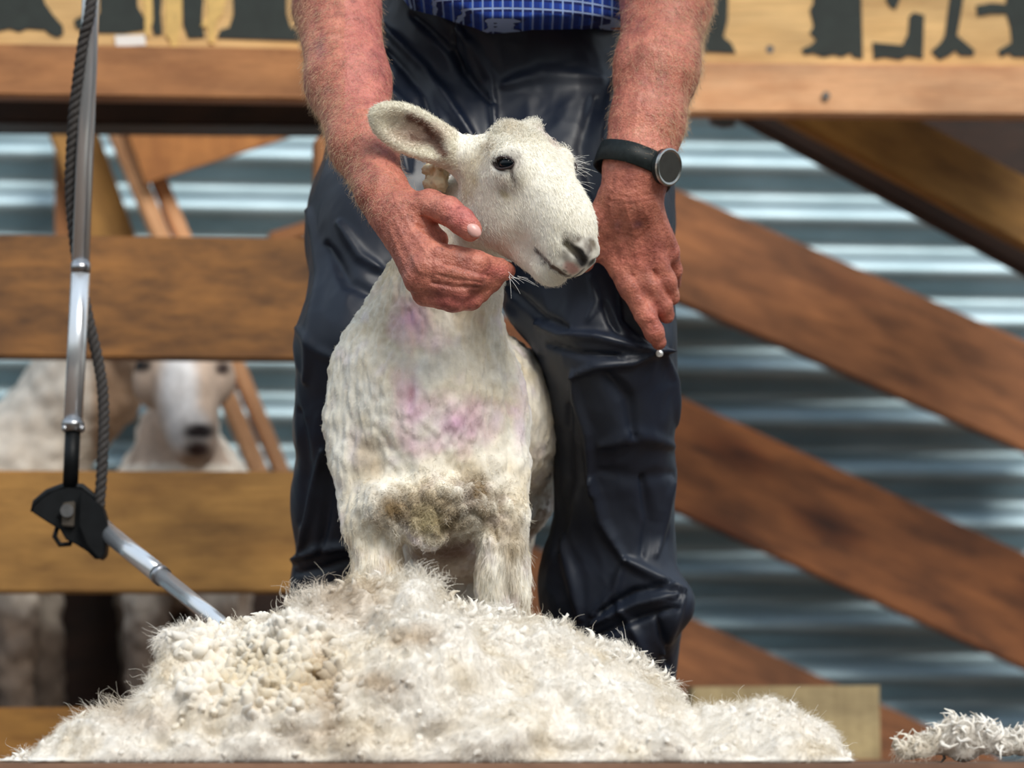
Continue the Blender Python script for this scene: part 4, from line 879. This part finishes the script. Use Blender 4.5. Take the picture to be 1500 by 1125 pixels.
def fib(name, n, sel, L, r, lift, jit, curl, src=None, k=5, parent=None):
    V, Fq, N = src or (fV, fF, fN); p, m = scatter(V, Fq, N, n, sel[Fq].mean(1)+1e-9); a, b = to_px(p)
    D = unit(np.stack([fbm(p*12, 2), fbm(p*12+40, 2)-.3, fbm(p*12+80, 2)-.2], 1))
    o = hair(name, strands(p, m, D, L, lift, jit, curl, k), r, r*.35, M_woolfib, None, np.clip(wool_col(p, a, b)*(.9+.2*rng.random((n, 1))), 0, 1))
    return reparent(tag(o, None, None, None, 'stuff'), parent or fleece)
fib('fine_fibres', 110000, ok*(1-.8*lockz), .0115, .0002, .3, .35, .22)
fib('rim_fibres', 16000, rim+1e-6, .012, .00018, .6, .6, .5)
fib('wisps', 1500, rim*(np.clip(1.2-np.hypot((px-445)/22, (py-870)/30), 0, 1)+0.35*np.clip(1.2-np.hypot((px-620)/60, (py-850)/22), 0, 1)+.3*np.clip(1.2-np.hypot((px-150)/60, (py-1030)/40), 0, 1)+.01), .030, .00024, .75, .28, .2)
# the small curled scrap at the right, on the boards
scrap = empty('wool_scrap', (.66, 4.4, 0), 'small separate scrap of curly wool on the stage edge at lower right', 'wool scrap')
sf3 = Field(axis((.40, .62, .004)), axis((4.3, 4.46, .004)), axis((-.004, .06, .003)))
for x, y, r in [(1330, 1105, 10), (1350, 1100, 12), (1375, 1093, 16), (1400, 1080, 18), (1422, 1082, 20), (1445, 1088, 18), (1470, 1098, 14), (1500, 1095, 16), (1530, 1098, 14), (1410, 1100, 22)]:
    c0 = P(x, y, 4.38); sf3.ell(c0, (R(r, 4.38), .022, R(r*.8, 4.38)), k=.01)
sf3.F = np.maximum(sf3.F, -(sf3.ax[2][None, None, :])+0*sf3.F).astype(np.float32)
v, f = sf3.mesh(1); n_ = normals(v, f); v = v+n_*(.004*fbm(v*60, 2))[:, None]; v[:, 2] = np.maximum(v[:, 2], 0); n_ = normals(v, f)
reparent(np_obj('wool_mass', v, f, M_wool, None, wool_col(v, *to_px(v))), scrap); allv = np.ones(len(v))*(n_[:, 2] > -.2)
locks('curly_locks', 300, allv, .016, .0024, .5, scrap, (v, f, n_)); fib('fine_fibres', 3500, allv, .014, .0002, .6, .6, .6, (v, f, n_), 5, scrap)

# ================================================================ shearing machine downtube, elbow and rope
rod = empty('shearing_downtube', tuple(P(110, 740, 5.3)), 'jointed chrome shearing downtube with black elbow guard hanging in front of the gate', 'shearing machine')
M_chrome = simple('chrome', (.80, .82, .84), .22, .72, .05, 10); M_black = simple('black cast elbow', (.005, .006, .007), .5, 0, .3, 60, .2); M_ferr = simple('worn steel', (.45, .45, .46), .3, 1., .15, 100)
YT = 5.3
def rod_part(name, path, radii, mat, seg=24): return reparent(tube_obj(name, [P(x, y, YT) for x, y in path], [R(r, YT) for r in radii], mat, None, seg), rod)
tag(rod_part('upper_tube', [(142, -200), (133, 0), (118, 396)], [13, 13, 13], M_chrome), 'chrome', None)
rod_part('tube_collar', [(118.5, 385), (118, 399)], [14.5, 14.5], M_ferr)
tag(rod_part('lower_tube', [(118, 400), (107, 620)], [14, 14], M_chrome), 'chrome', None)
rod_part('ferrule', [(107.4, 616), (107, 622), (106.6, 632)], [16, 17, 14], M_ferr)
tag(rod_part('neck_tube', [(106.6, 632), (103, 712)], [11.5, 11.5], M_black), 'blackened steel', None)
for dx in (-12, 13): lathe_ball('collar_screw', P(107+dx, 628, YT-.008), (.004, .005, .005), M_ferr, rod)
def eprism(name, pts, y0, y1, mat):
    A = [P(x, y, y0) for x, y in pts]; Bq = [P(x, y, y0)+np.array([0, y1-y0, 0]) for x, y in pts]; n = len(pts); me = bpy.data.meshes.new(name)
    me.from_pydata([tuple(p) for p in A+Bq], [], [list(range(n)), list(range(2*n-1, n-1, -1))]+[[i, n+i, n+(i+1) % n, (i+1) % n] for i in range(n)])
    bm = bmesh.new(); bm.from_mesh(me); bmesh.ops.recalc_face_normals(bm, faces=bm.faces[:]); bmesh.ops.bevel(bm, geom=[e for e in bm.edges if e.calc_face_angle(0) > .6], offset=.0015, segments=2, affect='EDGES'); bm.to_mesh(me); bm.free()
    return reparent(new_obj(name, me, None, mat), rod)
arc = [(47, 750), (50, 742), (62, 730), (80, 719), (100, 714), (120, 717), (134, 728), (146, 742), (150, 760), (150, 790), (146, 818), (140, 820), (128, 808), (112, 798), (96, 790), (88, 776), (68, 764)]
gd = [P(x, y, YT) for x, y in arc]
eprism('elbow_guard', arc, YT-.012, YT-.004, M_black)
rim_ = [(47, 750), (52, 736), (70, 722), (96, 712), (120, 714), (138, 728), (150, 745)]
rod_part('guard_rim', rim_, [3, 5, 6, 6, 6, 5, 4], M_black, 12)
eprism('elbow_guard', [(118, 716), (150, 742), (158, 770), (154, 812), (146, 820), (128, 800), (116, 770)], YT-.03, YT+.012, M_black)
rod_part('elbow_gear', [(88, 762), (104, 748)], [15, 15], M_black)
o = reparent(tube_obj('pivot_pin', [P(98, 748, YT-.03), P(98, 748, YT+.01)], [.0085, .0085], M_ferr, None, 20), rod)
eprism('elbow_bracket', [(92, 736), (110, 734), (108, 772), (90, 770)], YT-.022, YT-.012, simple('dull bronze bracket', (.12, .10, .08), .4, .7))
rod_part('hook', [(84, 772), (80, 786), (88, 798), (102, 797), (106, 786)], [3.5, 4, 4, 4, 3.5], M_black, 10)
rod_part('hook', [(132, 726), (146, 732), (150, 744)], [5, 6, 5], M_black, 10)
rod_part('tube_socket', [(136, 762), (158, 782)], [17, 15], M_ferr)
e0 = P(150, 774, YT); e1 = P(318, 910, 5.0); e1 = e1+(e1-e0)*.18
reparent(tag(tube_obj('drive_tube', [e0, e0+(e1-e0)*.45], [R(14, 5.25)]*2, M_chrome, None, 24), 'chrome', None), rod)
reparent(tag(tube_obj('drive_tube', [e0+(e1-e0)*.43, e1], [R(12.2, 5.15)]*2, M_chrome, None, 24), 'chrome', None), rod)
reparent(tube_obj('tube_collar', [e0+(e1-e0)*.43, e0+(e1-e0)*.455], [R(15, 5.2)]*2, M_ferr, None, 24), rod)
M_black.node_tree.nodes['Principled BSDF'].inputs['Specular IOR Level'].default_value = .2
# twisted rope
from itertools import product
rp = [(146, -200, YT+.02), (134, 0, YT-.022), (122, 60, YT-.02), (110, 150, YT-.005), (104, 230, YT+.01), (104, 300, YT+.02), (113, 380, YT+.024), (128, 460, YT+.022), (146, 540, YT+.018), (152, 600, YT+.01), (150, 680, YT), (145, 745, YT)]
rp = np.array(rp, float); ts = np.linspace(0, len(rp)-1, 420)
def cr(t_):
    i = int(min(t_, len(rp)-2)); f = t_-i; p0, p1, p2, p3 = rp[max(i-1, 0)], rp[i], rp[i+1], rp[min(i+2, len(rp)-1)]
    return .5*((2*p1)+(-p0+p2)*f+(2*p0-5*p1+4*p2-p3)*f*f+(-p0+3*p1-3*p2+p3)*f**3)
path = np.array([P(*cr(t_)) for t_ in ts]); ln = np.concatenate([[0], np.cumsum(np.linalg.norm(np.diff(path, axis=0), axis=1))])
M_rope = simple('dark grey braided cord', srgb(62, 58, 56), .8, 0, .35, 300, .3)
vs, fs, off = [], [], 0
for s_ in range(3):
    tn = unit(np.gradient(path, axis=0)); n1 = unit(np.cross(tn, np.array([0, 1., 0]))); n2 = np.cross(tn, n1); a = ln/.030*2*math.pi+s_*2.094
    pth = path+(n1*np.cos(a)[:, None]+n2*np.sin(a)[:, None])*R(4.2, YT); v, f = tube(pth, R(4.6, YT), 8); vs.append(v); fs += [tuple(i+off for i in q) for q in f]; off += len(v)
rope = np_obj('rope', np.concatenate(vs), np.array(fs), M_rope); tag(rope, 'dark twisted rope winding round the chrome downtube to its elbow', 'rope')

# ================================================================ unshorn flock behind the gate
def back_sheep(nm, label, head_px, body_c, body_px, legs, facing, seed):
    root = empty(nm, tuple(P(body_px[0][0], 1112, body_c)), label, 'sheep', None)
    xs = [b[0] for b in body_px]; lo = P(min(xs)-160, 0, body_c)[0]-.05; hi = P(max(xs)+160, 0, body_c)[0]+.05
    g = Field(axis((lo, hi, .007)), axis((body_c-.42, body_c+.42, .008)), axis((-.005, .80, .007)))
    g.chain([(x, y, Y, r) for x, y, Y, r in body_px], k=.06)
    for L_ in legs: g.chain(L_, k=.03)
    for pr_ in head_px: g.ell(*pr_[:2], M=pr_[2] if len(pr_) > 2 else None, k=.02)
    v, f = g.mesh(2); n = normals(v, f); return root, v, f, n
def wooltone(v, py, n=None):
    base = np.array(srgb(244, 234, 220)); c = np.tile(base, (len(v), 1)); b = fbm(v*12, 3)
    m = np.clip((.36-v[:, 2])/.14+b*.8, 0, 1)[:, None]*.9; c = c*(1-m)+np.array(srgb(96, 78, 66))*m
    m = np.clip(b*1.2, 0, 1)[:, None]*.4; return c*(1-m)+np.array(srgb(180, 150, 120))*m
M_bs = colmat('muddy grown wool', .95, 40, .2, .6)
# one looks straight at the camera between the rails
Yh = 6.42; hp = lambda x, y, Y=Yh: P(x, y, Y)
RH = np.array([[1, 0, 0], [0, .45, -.89], [0, .89, .45]], float)      # face axis tips forward and down
faces_ = [(hp(268, 545, 6.52), (.070, .085, .075)), (hp(275, 590, 6.46), (.050, .055, .085)), (hp(284, 634, 6.43), (.036, .045, .050)), (hp(286, 660, 6.44), (.028, .036, .028)),
          (hp(222, 560, 6.50), (.03, .03, .04)), (hp(320, 555, 6.50), (.028, .03, .04))]
r1, v, f, n = back_sheep('sheep', 'sheep with white blazed face looking out between the gate rails', faces_, 6.66,
    [(262, 640, 6.62, 60), (268, 760, 6.66, 104), (270, 780, 6.88, 112)], [[(215, 800, 6.60, 42), (212, 1100, 6.60, 20)], [(312, 800, 6.60, 42), (314, 1100, 6.60, 20)], [(212, 850, 6.90, 45), (212, 1100, 6.90, 22)], [(330, 850, 6.90, 45), (330, 1100, 6.90, 22)]], 0, 1)
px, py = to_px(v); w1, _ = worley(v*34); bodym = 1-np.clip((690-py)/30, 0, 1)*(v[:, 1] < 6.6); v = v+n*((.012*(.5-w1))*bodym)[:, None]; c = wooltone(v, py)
def bp(c, m, cc): m = np.clip(m, 0, 1)[:, None]; return c*(1-m)+np.array(cc)*m
hm = (v[:, 1] < 6.60)*(py < 680)*1.; gz = lambda x, y, rx, ry, s=1: np.clip(s*(1.4-np.hypot((px-x)/rx, (py-y)/ry))*1.5, 0, 1)
c = bp(c, hm, srgb(206, 184, 166)); c = bp(c, hm*gz(262, 570, 26, 66), srgb(226, 226, 228)); c = bp(c, hm*gz(276, 630, 28, 30), srgb(228, 226, 226)); c = bp(c, hm*gz(292, 632, 22, 11), srgb(46, 40, 42)); c = bp(c, hm*gz(290, 658, 16, 10), srgb(84, 66, 64)); c = bp(c, hm*gz(207, 536, 14, 9), srgb(40, 34, 34)); c = bp(c, hm*gz(326, 540, 10, 9), srgb(60, 48, 46))
reparent(np_obj('body', v, f, M_bs, None, c), r1)
earf = Field(axis((-.70, -.40, .005)), axis((6.4, 6.75, .006)), axis((.50, .68, .005))); 
for s_, x in ((-1, 160), (1, 372)):
    bse = hp(222 if s_ < 0 else 318, 508, 6.57); tip = hp(x+(15 if s_ < 0 else -15), 470, 6.60); d_ = unit(tip-bse); M_ = np.stack([d_, np.cross(d_, [0, -1, 0]), np.array([0, -1., 0])])
    g = Field(axis((bse[0]-.12, bse[0]+.12, .004)), axis((6.48, 6.63, .004)), axis((.46, .72, .004))); g.ell((bse+tip)/2, (np.linalg.norm(tip-bse)/2+.01, .026, .009), M_)
    v_, f_ = g.mesh(1); reparent(np_obj('ear', v_, f_, M_bs, None, np.tile(np.array(srgb(196, 160, 138)), (len(v_), 1))), r1)
for x in (209, 325): lathe_ball('eye', hp(x, 537, 6.487 if x < 250 else 6.487), (.012, .012, .010), M_eye, r1)
# the other stands side on, its neck rising behind the rail
r2, v, f, n = back_sheep('sheep', 'pale sheep standing side on behind the gate, head hidden by the upper rail', [(P(100, 430, 6.70), (.085, .06, .055))], 6.75,
    [(-120, 760, 6.8, 106), (-20, 740, 6.78, 104), (42, 670, 6.74, 76), (105, 590, 6.72, 62), (130, 560, 6.70, 66), (120, 470, 6.70, 52)], [[(-80, 850, 6.72, 50), (-80, 1100, 6.72, 22)], [(20, 780, 6.70, 46), (26, 1100, 6.70, 20)], [(50, 790, 6.86, 40), (78, 1100, 6.86, 20)]], 0, 2)
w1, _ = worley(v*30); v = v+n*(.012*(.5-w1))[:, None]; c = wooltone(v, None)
qx, qy = to_px(v); c = bp(c, np.clip((qx-128)/14, 0, 1)*(qy < 700), srgb(176, 146, 120))
reparent(np_obj('body', v, f, M_bs, None, c), r2)
